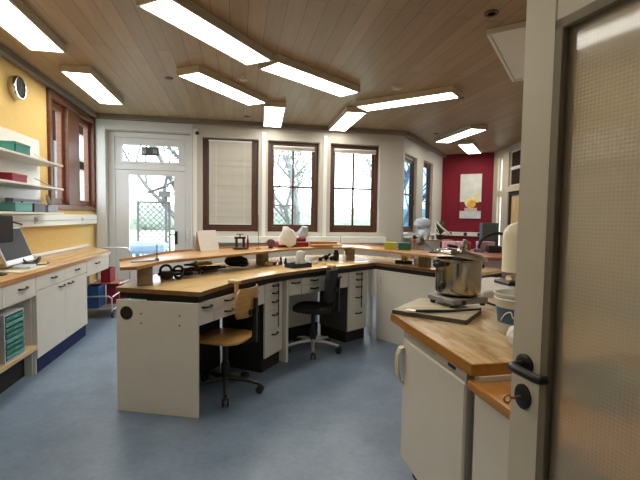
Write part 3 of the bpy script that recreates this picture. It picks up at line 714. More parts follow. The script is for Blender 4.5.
station(Bp, R(31.9), DARKGREY, .925, .33, [.055, .22, .56, .92],
        ('row of small white drawers above the black chair', 'white pedestal of five drawers right of the black chair', 'shadowed back panel behind the black chair'))

# raised shelf on posts
SZ = 1.085
SH_N = [(-.80, 3.06), (-.70, 3.09), (-.575, 3.48), (-.33, 3.72), (.18, 4.27), (.575, 4.67), (.975, 4.91), (1.395, 4.965), (1.82, 3.95), (1.97, 3.66)]
SH_F = [(2.40, 3.80), (2.10, 4.44), (1.53, 5.45), (.82, 5.52), (.22, 5.04), (-.30, 4.60), (-.645, 4.23), (-.90, 3.43)]
t = thing('bench_shelf', (.5, 4.6, 1.06), 0, 'long angled wooden shelf raised on posts above the bench', 'shelf')
B().prism(SH_N+SH_F, SZ-.024, SZ, .003).build('shelf_board', SHELFW, t)
edge_strip(SH_N, SZ-.023, SZ-.002, .003).build('edge_band', SHELFEDGE, t)
def lip(poly):
    b = B()
    for p, q in zip(poly[:-1], poly[1:]):
        L, an, M = seg_frame(p, q); b.box(0, L, 0, .012, SZ+.0005, SZ+.018, 0, M)
    return b
lip(SH_F[1:]).build('back_lip', SHELFEDGE, t)
for x, y, a in ((-.70, 3.355, 14), (.265, 4.645, 43), (1.372, 5.04, 20), (2.03, 4.27, -58)):
    B().obox((x, y, (BZ+SZ-.024)/2), .11, .09, SZ-.024-BZ-.001, R(a), .002).build('post', POSTW, t)

# ------------------------------------------------------------------ chairs
def office_chair(loc, face, style, label):
    """local +Y is the way the sitter faces"""
    t = thing('swivel_chair', (loc[0], loc[1], 0), math.atan2(face[1], face[0])-PI/2, label, 'chair')
    arm = BLACK if style == 'ply' else SILVER
    for k in range(5):
        a = R(90+36+72*k) + (R(12) if style == 'ply' else R(-4)); d = Vector((math.cos(a), math.sin(a)))
        sp = B().tube([(d.x*.03, d.y*.03, .115), (d.x*.16, d.y*.16, .105), (d.x*.29, d.y*.29, .078)], [.022, .018, .014], 8).build('base_spoke', arm, t, local=True)
        c = B(); n = Vector((-d.y, d.x))
        for s in (-1, 1):
            p = Vector((d.x*.29, d.y*.29, .032)); q = n*.011*s; q2 = n*.026*s
            c.cyl((p.x+q.x, p.y+q.y, .032), (p.x+q2.x, p.y+q2.y, .032), .031, seg=14)
        c.cyl((d.x*.29, d.y*.29, .045), (d.x*.29, d.y*.29, .075), .009, seg=8)
        lmat(t, c).build('caster', BLACK, sp)
    B().lathe([(.03, .09), (.034, .10), (.034, .24), (.024, .25), (.024, .42)], seg=18).build('column', BLACK, t, local=True)
    B().box(-.09, .09, -.12, .10, .415, .445, .006).build('seat_mechanism', BLACK, t, local=True)
    # seat
    pts = []
    for k in range(40):
        a = 2*PI*k/40; c, s = math.cos(a), math.sin(a); e = 2/3.4
        pts.append((.215*abs(c)**e*(1 if c >= 0 else -1), .21*abs(s)**e*(1 if s >= 0 else -1)))
    if style == 'ply': B().prism(pts, .448, .470, .007).build('seat', PLY, t, local=True)
    else: B().prism(pts, .446, .50, .02).build('seat', BLACKFAB, t, local=True)
    # back bar
    y0 = -.255
    B().tube([(0, -.05, .43), (0, -.20, .432), (0, y0, .47), (0, y0-.01, .62), (0, y0-.02, .80)], [.018]*5, 8).box(-.022, .022, y0-.03, y0-.01, .44, .80, .004).build('back_bar', BLACK, t, local=True)
    # curved backrest
    b = B(); n = 14; w = .19; z0, z1 = (.65, .885) if style == 'ply' else (.56, .90); th = .012 if style == 'ply' else .045
    rows = []
    NZ = 10
    for j in range(NZ+1):
        v = j/NZ; z = z0+(z1-z0)*v
        k = 1-abs(2*v-1)**4*.22
        rows.append([(w*k*(2*i/n-1), y0+.012 + .05*(2*i/n-1)**2-.02*v, z) for i in range(n+1)])
    fv = [[b.bm.verts.new(p) for p in r] for r in rows]; bv = [[b.bm.verts.new((p[0], p[1]+th, p[2])) for p in r] for r in rows]
    for j in range(NZ):
        for i in range(n):
            b.bm.faces.new((fv[j][i], fv[j][i+1], fv[j+1][i+1], fv[j+1][i])); b.bm.faces.new((bv[j][i+1], bv[j][i], bv[j+1][i], bv[j+1][i+1]))
    for i in range(n):
        b.bm.faces.new((fv[0][i+1], fv[0][i], bv[0][i], bv[0][i+1])); b.bm.faces.new((fv[NZ][i], fv[NZ][i+1], bv[NZ][i+1], bv[NZ][i]))
    for j in range(NZ):
        b.bm.faces.new((fv[j][0], fv[j+1][0], bv[j+1][0], bv[j][0])); b.bm.faces.new((fv[j+1][n], fv[j][n], bv[j][n], bv[j+1][n]))
    b.build('backrest', PLY if style == 'ply' else BLACKFAB, t, local=True, smooth=50)
    B().box(-.07, .07, y0-.012, y0+.010, .67, .71, .004).build('back_bracket', BLACK, t, local=True)
    return t
office_chair((-.10, 3.45), (-.88, .47), 'ply', 'swivel chair with plywood seat and back at the near bench seat')
office_chair((.80, 4.37), (-.92, .40), 'pad', 'black upholstered swivel chair at the far bench seat')

# ------------------------------------------------------------------ things on the raised shelf
t = thing('tent_card', (-.32, 4.45, SZ), 0, 'white folded tent card standing on the bench shelf', 'tent card')
M = Matrix.Translation((-.325, 4.45, SZ+.0008)) @ Matrix.Rotation(R(50), 4, 'Z')
B().box(-.135, .135, -.0015, .0015, 0, .215, 0, M @ Matrix.Translation((0, -.055, 0)) @ Matrix.Rotation(R(-14), 4, 'X')).build('front_leaf', PAPER, t)
B().box(-.135, .135, -.0015, .0015, 0, .215, 0, M @ Matrix.Translation((0, .05, 0)) @ Matrix.Rotation(R(13.3), 4, 'X')).build('rear_leaf', PAPER, t)
t = thing('bench_vise', (.02, 4.6, SZ), 0, 'small black bench vise frame on the shelf beside the tent card', 'vise')
M = Matrix.Translation((.02, 4.60, SZ+.0005)) @ Matrix.Rotation(R(20), 4, 'Z')
B().box(-.07, .07, -.045, .045, 0, .02, .003, M).build('base_plate', BLACK, t)
B().box(-.05, -.032, -.02, .02, .02, .13, .003, M).box(.032, .05, -.02, .02, .02, .13, .003, M).box(-.06, .06, -.02, .02, .115, .14, .003, M).build('upright_frame', BLACK, t)
B().cyl(M @ Vector((0, 0, .135)), M @ Vector((0, 0, .17)), .007).cyl(M @ Vector((-.04, 0, .165)), M @ Vector((.04, 0, .165)), .005).build('screw_handle', BLACK, t)
q = B().lathe([(.012, 0), (.012, .10), (.007, .12), (.007, .15)], (.105, 4.66, SZ+.0005), 14).build('red_tool', REDP); tag(q, 'thin dark red upright tool right of the small black vise', 'tool'); q.name = 'upright_tool'
t = thing('flexible_shaft_machine', (.62, 5.02, SZ), 0, 'dark red machine covered by white paper bags on the bench shelf', 'machine')
M = Matrix.Translation((.62, 5.02, SZ+.0005)) @ Matrix.Rotation(R(22), 4, 'Z')
B().box(-.20, .22, -.09, .10, 0, .065, .012, M).box(.0, .20, -.06, .08, .065, .11, .012, M).build('machine_body', REDP, t)
for k in range(2): B().lathe([(.03, 0), (.033, .008), (.033, .02), (.0, .026)], M=M @ Matrix.Translation((-.12+.09*k, -.09, .035)) @ Matrix.Rotation(PI/2, 4, 'X'), seg=18).build('dial', BLACK, t)
def crumple(c, rx, ry, rz_, name, m, label, cat, jit=.22, lean=0):
    b = B().ball((0, 0, 0), 1, (1, 1, 1), 2, jit)
    zm = min(v.co.z for v in b.bm.verts); zM = max(v.co.z for v in b.bm.verts)
    for v in b.bm.verts:
        u = min(1, max(0, ((v.co.z-zm)/(zM-zm)-.13)/.72)); k = 1.05-.3*u
        v.co = Vector((v.co.x*rx*k+lean*u, v.co.y*ry*k, u*2*rz_))
    bmesh.ops.translate(b.bm, vec=(c[0], c[1], c[2]+.0006), verts=b.bm.verts[:])
    o = b.build(name, m, smooth=0); return tag(o, label, cat)
crumple((.58, 4.80, SZ), .10, .05, .125, 'paper_bag', PAPER, 'tall crumpled white paper bag in front of the red machine', 'paper bag', .32, -.03)
crumple((.78, 5.07, SZ+.1105), .065, .045, .07, 'paper_bag', PAPERB, 'small pale grey crumpled bag on the red machine', 'paper bag', .28, .02)
for i, (x, y, sx, sy, a, z, lab) in enumerate([(1.00, 4.955, .26, .10, 8, 0, 'orange brown wooden board lying right of the red machine'), (1.08, 5.13, .42, .14, -6, 0, 'long wooden offcut lying behind on the bench shelf'), (1.05, 5.12, .34, .10, -2, .031, 'wooden board stacked on the long offcut on the bench shelf')]):
    o = B().obox((x, y, SZ+.0155+z), sx, sy, .03, R(a), .003).build('wooden_board', SHELFEDGE if i != 1 else LIGHTW); tag(o, lab, 'board', 'boards on the bench shelf')
q = B().cyl((1.27, 5.1, SZ+.0005), (1.27, 5.1, SZ+.13), .004).cyl((1.27, 5.1, SZ+.0005), (1.27, 5.1, SZ+.008), .025).build('thin_rod_stand', STEEL); tag(q, 'thin upright rod stand right of the wooden boards', 'stand')
t = thing('round_gauge', (.37, 4.75, SZ), 0, 'round dark gauge with red rim on the bench shelf before the red machine', 'gauge')
Mg = Matrix.Translation((.365, 4.77, SZ+.06)) @ Matrix.Rotation(R(20), 4, 'Z') @ Matrix.Rotation(PI/2, 4, 'X')
B().lathe([(.045, -.02), (.045, .02), (.038, .024)], M=Mg, seg=24).build('rim', REDP, t); B().lathe([(.036, .018), (.036, .0245), (.0, .026)], M=Mg, seg=24).build('face', DGREYBOX, t); B().box(.34, .39, 4.745, 4.795, SZ+.0005, SZ+.02, .003).build('foot', BLACK, t)
q = B().cyl((.22, 4.62, SZ+.0005), (.22, 4.62, SZ+.38), .004).cyl((.22, 4.62, SZ+.0005), (.22, 4.62, SZ+.01), .03).build('thin_rod_stand', STEEL); tag(q, 'tall thin rod stand between the small vise and the red gauge', 'stand')
# acrylic sheet in a stand
t = thing('acrylic_sign_holder', (-.70, 3.42, SZ), 0, 'clear acrylic sheet on a small stand at the left end of the bench shelf', 'sign holder')
ACR = glass('clear_acrylic', (.93, .96, 1.0), .10)
L, an, M = seg_frame((-.79, 3.33), (-.63, 3.46))
B().box(0, L, -.0015, .0015, SZ+.012, SZ+.115, 0, M).build('sheet', ACR, t)
B().box(0, L, -.012, .012, SZ+.0005, SZ+.012, .002, M).build('foot_rail', SILVER, t)
B().cyl(M @ Vector((L, 0, SZ+.0005)), M @ Vector((L, 0, SZ+.02)), .016).cyl(M @ Vector((L, 0, SZ+.02)), M @ Vector((L, 0, SZ+.13)), .004).build('rod', DARKGREY, t)
# right wing of the shelf
o = B().obox((1.755, 4.62, SZ+.042), .14, .12, .083, R(-20), .004).build('card_box', YGREEN); tag(o, 'yellow green box on the right wing of the bench shelf', 'box')
o = B().obox((1.895, 4.53, SZ+.042), .14, .12, .083, R(-20), .004).build('card_box', GREENP); tag(o, 'dark green box on the right wing of the bench shelf', 'box')
t = thing('desk_lamp', (2.12, 4.10, SZ), 0, 'black jointed desk lamp on the right wing of the bench shelf', 'lamp')
B().lathe([(.05, 0.0005), (.05, .012), (.012, .018)], (2.06, 4.12, SZ)).build('base', BLACK, t); B().tube([(2.06, 4.12, SZ+.015), (2.04, 4.22, SZ+.07), (2.02, 4.38, SZ+.14)], .007).build('arm', BLACK, t)
B().lathe([(.02, 0), (.045, .05), (.05, .075), (.044, .075)], M=Matrix.Translation((2.02, 4.38, SZ+.15)) @ Matrix.Rotation(R(150), 4, 'X')).build('shade', BLACK, t)

# ------------------------------------------------------------------ things on the bench top
t = thing('head_magnifier', (-.55, 3.6, BZ), 0, 'black head magnifier loops lying on the near bench end', 'magnifier')
for cx, cy, r in ((-.585, 3.585, .055), (-.49, 3.60, .05)):
    B().tube([(cx+r*math.cos(a)*.8, cy+.02*math.sin(a*2), BZ+.012+r+r*math.sin(a)) for a in [2*PI*k/16 for k in range(16)]], .011, 8, True).build('loop', BLACK, t)
B().tube([(-.64, 3.56, BZ+.05), (-.56, 3.54, BZ+.06), (-.47, 3.575, BZ+.06)], .013).build('bridge', BLACK, t)
o = B().obox((-.60, 3.70, BZ+.03), .10, .08, .058, R(20), .006).build('leather_case', mat('dark_red_brown_leather', (.13, .035, .02), .5, var=.2)); tag(o, 'dark red brown case behind the head magnifier', 'case')
t = thing('cable_coil', (-.40, 3.95, BZ), 0, 'loose black cable coil between the head magnifier and the black torches', 'cable')
B().tube([(-.42+.10*math.cos(a)*(1-.02*i), 3.93+.13*math.sin(a)*(1-.02*i), BZ+.010+.0035*i) for i, a in enumerate([2*PI*k/14 for k in range(30)])], .0095, 7).build('coil', BLACK, t)
B().tube([(-.33, 3.95, BZ+.012), (-.24, 4.06, BZ+.012), (-.20, 4.14, BZ+.012)], .009, 7).build('plug_end', BLACK, t)
t = thing('hand_motor', (-.47, 3.80, BZ), 0, 'black hand motor with grey collar behind the head magnifier', 'tool')
B().tube([(-.55, 3.82, BZ+.03), (-.42, 3.80, BZ+.03), (-.39, 3.80, BZ+.03)], [.028, .028, .018], 12).build('motor_body', BLACK, t); B().cyl((-.39, 3.80, BZ+.03), (-.35, 3.80, BZ+.03), .014).build('collar', GREY, t)
o = B().obox((-.36, 4.30, BZ+.055), .19, .10, .03, R(35), .006).build('orange_pouch', YEL); tag(o, 'yellow orange pouch on black tools under the bench shelf', 'pouch')
for i, (p, q, r, lab) in enumerate([((-.52, 4.05, BZ+.02), (-.30, 4.20, BZ+.02), .019, 'black torch handle lying under the shelf, nearest the magnifier'), ((-.46, 4.17, BZ+.019), (-.18, 4.36, BZ+.019), .018, 'black torch handle under the yellow orange pouch'), ((-.33, 4.11, BZ+.016), (-.12, 4.30, BZ+.016), .015, 'slim black torch handle in front of the yellow orange pouch')]):
    t = thing('hand_torch', p, 0, lab, 'torch', 'black torch handles on the bench')
    P0, P1 = Vector(p), Vector(q); D = P1-P0
    B().tube([P0, P0+D*.5, P0+D*.52, P1], [r, r, r*.7, r*.5], 10).build('grip', BLACK, t); B().tube([P1-D*.02, P1+D*.12, P1+D*.2+Vector((0, .02, -.002))], r*.3, 8).build('nozzle', STEEL, t)
t = thing('tool_bag', (0, 4.35, BZ), 0, 'black lumpy tool pouch on the bench left of the middle post', 'tool bag')
b = B().ball((-.02, 4.40, BZ+.066), .06, (2.0, 1.1, .98), 3, .06).ball((.05, 4.36, BZ+.04), .035, (1.8, 1.2, .98), 2, .05); b.build('pouch', BLACKM, t)
B().tube([(-.12, 4.38, BZ+.06), (-.06, 4.37, BZ+.135), (.03, 4.38, BZ+.13), (.08, 4.37, BZ+.05)], .007).build('strap', BLACK, t)
o = B().ball((.32, 4.47, BZ+.0285), .035, (1.5, 1.1, .68), 2, .12).build('leather_scrap', mat('tan_leather', (.52, .36, .18), .7, var=.15)); tag(o, 'crumpled tan leather scrap beside the middle shelf post', 'leather')
t = thing('tool_tray', (.63, 4.36, BZ), R(31), 'blue black tray with crumpled white paper on the bench', 'tray')
b = B(); b.box(-.13, .13, -.07, .07, 0.0005, .006).box(-.13, -.124, -.07, .07, .006, .045).box(.124, .13, -.07, .07, .006, .045).box(-.124, .124, -.07, -.064, .006, .045).box(-.124, .124, .064, .07, .006, .045); b.build('tray_body', mat('blue_black_plastic', (.012, .018, .035), .4), t, local=True)
crumple((.665, 4.395, BZ+.006), .062, .04, .085, 'paper_cone', PAPER, 'crumpled white paper standing in the blue black tray', 'paper', .28)
for i, (x, y, r, m, lab) in enumerate([(1.08, 5.05, .035, BLACK, 'round black knob tool left of the black canister'), (1.14, 5.0, .03, BLACK, 'second round black knob tool nearest the black canister'), (.99, 4.96, .025, BLACK, 'smallest round black knob tool on the far bench seat')]):
    q = B().ball((x, y, BZ+r), r, (1, 1, .99), 2).cyl((x, y, BZ+r), (x+.03, y-.05, BZ+r*2.2), r*.35).ball((x+.03, y-.05, BZ+r*2.2), r*.55).build('knob_tool', m); tag(q, lab, 'tool', 'black knob tools')
t = thing('canister', (1.20, 5.02, BZ), 0, 'black canister standing under the bench shelf by the third post', 'canister')
B().lathe([(.035, .0005), (.036, .09), (.028, .105)], (1.20, 5.02, BZ)).build('canister_body', BLACK, t); B().lathe([(.024, .105), (.024, .13)], (1.20, 5.02, BZ)).build('cap', BLACKM, t)
t = thing('bottle', (1.28, 4.90, BZ), 0, 'white plastic bottle standing by the third shelf post', 'bottle')
B().lathe([(.022, .0005), (.023, .07), (.009, .09), (.009, .105)], (1.275, 4.90, BZ), 16).build('bottle_body', PAPER, t); B().lathe([(.011, .105), (.006, .13)], (1.275, 4.90, BZ), 12).build('cap', ENAMELW, t)
o = B().ball((.95, 4.55, BZ+.014), .02, (1.6, 1, .7), 2).build('yellow_sponge', YEL); tag(o, 'tiny yellow lump on the bench behind the black chair', 'sponge')
o = B().ball((.86, 4.62, BZ+.02), .028, (1.3, 1, .7), 2, .1).build('wax_lump', LIGHTW); tag(o, 'pale wax lump beside the blue black tray', 'wax')
# little tools in front of the middle
for i, (x, y, h, m, lab) in enumerate([(.47, 4.62, .09, BLACK, 'black upright hand tool behind the blue black tray, left one'), (.53, 4.68, .07, BLACK, 'black upright hand tool behind the blue black tray, right one'), (.42, 4.50, .06, STEEL, 'steel ring mandrel left of the blue black tray')]):
    q = B().lathe([(.018, .0005), (.02, h*.3), (.009, h*.5), (.012, h*.8), (.004, h)], (x, y, BZ), 12).build('hand_tool', m); tag(q, lab, 'tool', 'hand tools on the bench')
o = B().box(.36, .46, 4.55, 4.61, BZ+.0005, BZ+.03, .004).build('tool_box', REDP); tag(o, 'small dark red tin behind the tan leather scrap', 'tin')
o = B().prism([(1.52, 4.98), (1.72, 5.02), (1.86, 4.78), (1.64, 4.80)], BZ+.0005, BZ+.0025).build('reflection_sheet', PAPERB); tag(o, 'pale bluish sheet imitating window reflection in the bench corner', 'paper')  # pale sheet stands in for the windows' reflection on the varnish
# right wing, under the shelf
t = thing('tape_dispenser', (1.93, 4.62, BZ), 0, 'black and yellow tape dispenser under the right shelf wing', 'tape dispenser')
B().obox((1.93, 4.62, BZ+.02), .20, .07, .038, R(-30), .006).build('dispenser_base', BLACK, t); B().lathe([(.02, -.015), (.04, -.015), (.04, .015), (.02, .015), (.02, -.015)], M=Matrix.Translation((1.93, 4.60, BZ+.06)) @ Matrix.Rotation(PI/2, 4, 'X') @ Matrix.Rotation(R(30), 4, 'Y')).build('tape_roll', YEL, t)
for x, y, lab in ((2.08, 4.52, 'left white cup under the right shelf wing'), (2.14, 4.42, 'right white cup beside the shelf post')):
    q = B().lathe([(.025, .0005), (.032, .07), (.029, .07), (.023, .006)], (x-.03, y+.02, BZ), 18).build('cup', ENAMELW); tag(q, lab, 'cup', 'white cups on the bench')

# ------------------------------------------------------------------ right foreground: fridge, worktops
t = thing('refrigerator', (.898, 2.135, 0), -PI/2, 'white undercounter refrigerator below the worn butcher block', 'refrigerator')
bx(.005, .64, .055, .60, .105, .845, .004).build('cabinet_body', ENAMELW, t, local=True)
bx(.02, .60, .07, .58, 0.001, .104).build('plinth', BLACKM, t, local=True)
bx(0, .645, 0, .05, .115, .79, .008).build('door', WHITE, t, local=True)
bx(.0, .645, .005, .05, .795, .845, .003).build('control_strip', mat('grey_white_strip', (.50, .47, .41), .45), t, local=True)
bx(.50, .56, .001, .006, .812, .826, .001).build('badge', BLACK, t, local=True)
bx(.06, .38, .002, .006, .818, .821).build('trim_line', GREY, t, local=True)
b = B()
hp = [(0, .745), (-.022, .735), (-.036, .70), (-.040, .65), (-.036, .59), (-.022, .555), (0, .545)]
for (ya, za), (yb_, zb) in zip(hp[:-1], hp[1:]):
    q = [b.bm.verts.new(c) for c in ((-.012, ya, za), (.034, ya, za), (.034, yb_, zb), (-.012, yb_, zb), (-.012, ya+.012, za), (.034, ya+.012, za), (.034, yb_+.012, zb), (-.012, yb_+.012, zb))]
    for ix in ((0, 1, 2, 3), (7, 6, 5, 4), (0, 4, 5, 1), (1, 5, 6, 2), (2, 6, 7, 3), (3, 7, 4, 0)): b.bm.faces.new([q[i] for i in ix])
b.build('handle', mat('cream_handle', (.62, .55, .40), .45), t, local=True)
# worktop above it
t = thing('butcher_block_worktop', (1.4, 2.0, .85), 0, 'worn butcher block worktop carrying the cooker and bucket', 'worktop')
KB = [(.878, 1.41), (1.95, 1.41), (1.95, 2.60), (1.212, 2.60), (.878, 2.262)]
B().prism(KB, .852, .90, .004).build('top_board', BUTCH, t)
edge_strip([(.878, 2.262), (.878, 1.41), (1.95, 1.41)], .853, .898, .005).build('edge_band', ORANGEW, t)
KZ = .90
# lower neighbour
t = thing('side_worktop', (1.3, 1.0, .8), 0, 'lower orange varnished worktop beside the door handle', 'worktop')
B().prism([(.872, .55), (1.75, .55), (1.75, 1.43), (.872, 1.43)], .795, .831, .004).build('top_board', ORANGEW, t)
t = thing('base_cabinet', (.90, 1.48, 0), -PI/2, 'white base cabinet below the lower orange worktop', 'cabinet')
b = B(); b.box(.055, .073, .02, .6, 0, .789).box(.88, .898, .02, .6, 0, .789).box(.073, .88, .58, .6, 0, .789); b.build('body', WHITE, t, local=True)
front(t, 'door', .055, .48, .10, .787, y=0); front(t, 'door', .48, .898, .10, .787, y=0); bx(.073, .88, .04, .06, 0.001, .099).build('plinth', BLACKM, t, local=True)
bx(.018, .05, .02, .6, 0.001, .79).build('filler_panel', DARKGREY, t, local=True)
bx(.073, .88, .02, .04, .10, .788).build('front_rail', DARKGREY, t, local=True)
tag(bx(.90, 1.75, 1.395, 1.428, .8315, .8515).build('support_strip', WHITE), 'white strip between the upper and lower wooden worktops', 'strip')
# green bowl seen through the glass
t = thing('plastic_tub', (1.2, 1.15, .829), 0, 'green tub on the lower worktop behind the glass door', 'tub')
B().lathe([(.08, .0005), (.10, .10), (.106, .105), (.097, .105), (.076, .006)], (1.22, 1.17, .8315)).build('tub_body', mat('sage_green_plastic', (.10, .22, .16), .5), t)
# white enamel sink block behind
t = thing('enamel_sink', (1.96, 2.985, 0), R(20), 'white enamel sink unit behind the butcher block', 'sink')
b = B(); b.box(-.36, .36, -.24, .22, .84, .94, .01); b.build('basin_top', ENAMELW, t, local=True)
bx(-.34, .34, -.21, .20, 0.001, .839).build('cabinet', WHITE, t, local=True)
# slab, tool, hotplate, cooker
def P2(x, y): return (x, y)
t = thing('slate_board', (1.1, 2.2, KZ), 0, 'thick grey worn board lying on the butcher block corner', 'board')
B().prism([(.872, 2.235), (1.165, 1.945), (1.39, 2.165), (1.26, 2.50), (1.17, 2.535)], KZ+.0005, KZ+.026, .003).build('slab', GREYBOARD, t)
edge_strip([(.872, 2.235), (1.165, 1.945), (1.39, 2.165)], KZ+.001, KZ+.0245, .002).build('dark_edge', GREYEDGE, t)
t = thing('metal_tongs', (.9, 2.1, KZ+.026), 0, 'long dark metal tongs with bright tip across the grey board', 'tongs')
B().tube([(.965, 2.135, KZ+.037), (1.04, 2.118, KZ+.037), (1.15, 2.10, KZ+.038), (1.36, 2.12, KZ+.039)], [.007, .010, .008, .006], 8).build('shaft', BLACKM, t)
B().tube([(.912, 2.147, KZ+.035), (.93, 2.143, KZ+.038), (.968, 2.134, KZ+.037)], [.005, .011, .008], 10).build('tip', CHROME, t)
HC = (1.335, 2.335); HZ = KZ+.0265
t = thing('hotplate', (HC[0], HC[1], HZ), R(12), 'grey metal electric hotplate on the grey board', 'hotplate')
bx(-.138, .138, -.118, .118, .018, .055, .008).build('housing', GREY, t, local=True)
B().lathe([(.095, .055), (.10, .058), (.10, .064), (.0, .066)], seg=32).build('heating_plate', BLACKM, t, local=True)
for x in (-.115, .115):
    for y in (-.09, .09): B().lathe([(.016, .0005), (.018, .019)], (x, y, 0), 12).build('foot', BLACK, t, local=True)
B().cyl((-.06, -.118, .034), (-.06, -.128, .034), .014).build('dial', BLACK, t, local=True)
t = thing('power_cable', (1.5, 2.25, KZ), 0, 'black cable running from the hotplate over the worktop', 'cable')
B().tube([(1.475, 2.33, KZ+.05), (1.56, 2.31, KZ+.02), (1.62, 2.22, KZ+.0075), (1.58, 2.08, KZ+.0075), (1.66, 1.98, KZ+.0075), (1.80, 1.95, KZ+.0075)], .007).build('cord', BLACK, t)
PZ = HZ+.0665
t = thing('pressure_cooker', (HC[0], HC[1], PZ), R(12), 'stainless steel pressure cooker with tilted lid on the hotplate', 'cooker')
B().lathe([(.0, 0.0), (.118, .0), (.132, .012), (.136, .03), (.136, .20), (.148, .207), (.148, .215), (.133, .215), (.130, .03), (.0, .012)], seg=48).build('pot_body', STEEL, t, local=True)
Ml = Matrix.Translation((.015, -.01, .238)) @ Matrix.Rotation(R(9), 4, 'Y') @ Matrix.Rotation(R(5), 4, 'X')
ld = B().lathe([(.148, -.012), (.152, -.004), (.150, .006), (.11, .022), (.0, .03)], M=Ml, seg=48).build('lid', STEEL, t, local=True)
lmat(t, B().lathe([(.02, .028), (.02, .045), (.012, .05), (.012, .075), (.016, .078), (.016, .092), (.0, .096)], M=Ml, seg=18)).build('valve', STEEL, ld)
lmat(t, B().box(-.035, .035, -.012, .012, .03, .05, .004, Ml @ Matrix.Translation((-.06, .03, 0)))).build('lid_clamp', BLACK, ld)
B().box(-.165, -.12, -.018, .018, .18, .21, .005, Matrix.Rotation(R(-12), 4, 'Z')).box(-.24, -.155, -.020, .020, .173, .205, .010, Matrix.Rotation(R(15), 4, 'Z')).build('long_handle', BLACK, t, local=True)
B().box(.145, .185, -.035, .035, .15, .175, .008).build('side_grip', BLACK, t, local=True)
B().ball((-.137, -.02, .06), .02, (.6, 1, 1.3)).build('side_knob', BLACK, t, local=True)
# bucket
BC = (1.335, 1.775)
t = thing('plastic_bucket', (BC[0], BC[1], KZ), 0, 'milky white plastic bucket with blue label near the door edge', 'bucket')
prof = lambda z: .082+.022*z/.19
B().lathe([(.0, .0005), (.078, .0005), (.082, .006), (prof(.16), .16), (.108, .162), (.109, .172), (.104, .175), (.105, .19), (.111, .191), (.111, .197), (.101, .197), (.099, .16), (.077, .008), (.0, .008)], (BC[0], BC[1], KZ), 48).build('bucket_body', TRANSL, t)
def curved(z0, z1, a0, a1, off, name, m, parent, n=24):
    b = B(); lo, hi = [], []
    for k in range(n+1):
        a = a0+(a1-a0)*k/n
        for z, l in ((z0, lo), (z1, hi)):
            r = prof(z)+off; l.append(b.bm.verts.new((BC[0]+r*math.cos(a), BC[1]+r*math.sin(a), KZ+z)))
    for k in range(n): b.bm.faces.new((lo[k], lo[k+1], hi[k+1], hi[k]))
    return b.build(name, m, parent)
lb = curved(.055, .13, R(160), R(330), .0012, 'label', LABELBLUE, t)
wv = []
for k in range(41):
    a = R(185)+R(105)*k/40; u = k/40
    z = .066+.05*max(0, math.sin(min(u/.30, 1)*PI*.5)) - .03*(1 if .32 < u < .42 else 0)*math.sin((u-.32)/.10*PI) - .038*max(0, u-.45)/.55 + .010*math.sin(u*26)*(u > .4)
    r = prof(z)+.004; wv.append((BC[0]+r*math.cos(a), BC[1]+r*math.sin(a), KZ+z))
B().tube(wv, .0032, 6).build('white_wave_mark', ENAMELW, lb)
B().tube([(BC[0]+.112*math.cos(a), BC[1]+.112*math.sin(a), KZ+.17-.10*math.sin(a-R(200))**2*0) for a in [R(190+d) for d in range(0, 141, 10)]], .003, 6).build('wire_bail', SILVER, t)
crumple((1.20, 1.56, KZ), .07, .06, .05, 'plastic_bag', PAPER, 'white crumpled plastic bag beside the door edge in front of the bucket', 'bag')
# cream bench machine on the sink
t = thing('pillar_drill', (2.17, 2.90, .941), 0, 'cream enamelled bench machine with rounded hood behind the bucket', 'machine')
B().box(2.04, 2.30, 2.82, 3.02, 0.9405, .968, .008).build('base_plate', BLACK, t)
hd = []
Mh = Matrix.Translation((2.02, 2.92, 0))
B().prism([(0, 0)], 0, 0) if False else None
b = B(); NZ = 12
rows = []
for j in range(NZ+1):
    v = j/NZ; z = 1.04+.40*v; k = 1 if v < .72 else math.sqrt(max(.02, 1-((v-.72)/.28)**2))
    rows.append([b.bm.verts.new((2.13+(-.135*k if a == 0 else .16)*1.0 if False else 2.20+.14*k*math.cos(q)*(1 if math.cos(q) < 0 else 1.1), 2.92+.11*k*math.sin(q), z)) for a, q in enumerate([2*PI*i/28 for i in range(28)])])
for j in range(NZ):
    for i in range(28): b.bm.faces.new((rows[j][i], rows[j][(i+1) % 28], rows[j+1][(i+1) % 28], rows[j+1][i]))
b.bm.faces.new(rows[0][::-1]); b.bm.faces.new(rows[-1]); b.build('hood', CREAMP, t, smooth=60)
B().tube([(2.22, 2.92, 1.05), (2.21, 2.92, 1.0), (2.16, 2.92, .98), (2.10, 2.92, .98)], [.05, .05, .04, .03], 14).build('neck', CREAMP, t)
B().lathe([(.014, 0), (.018, .02), (.01, .035), (.01, .05)], (2.085, 2.86, .9682), 14).build('brass_fitting', COPPER, t)
B().box(2.15, 2.165, 2.805, 2.82, 1.12, 1.32, .002).build('slot', BLACK, t)

# ------------------------------------------------------------------ open door in the right foreground
DA = math.atan2(-.9925, .122)
t = thing('door_2', (.778, 1.052, 0), DA, 'open cream door with textured wired glass and black handle', 'door', kind='structure')
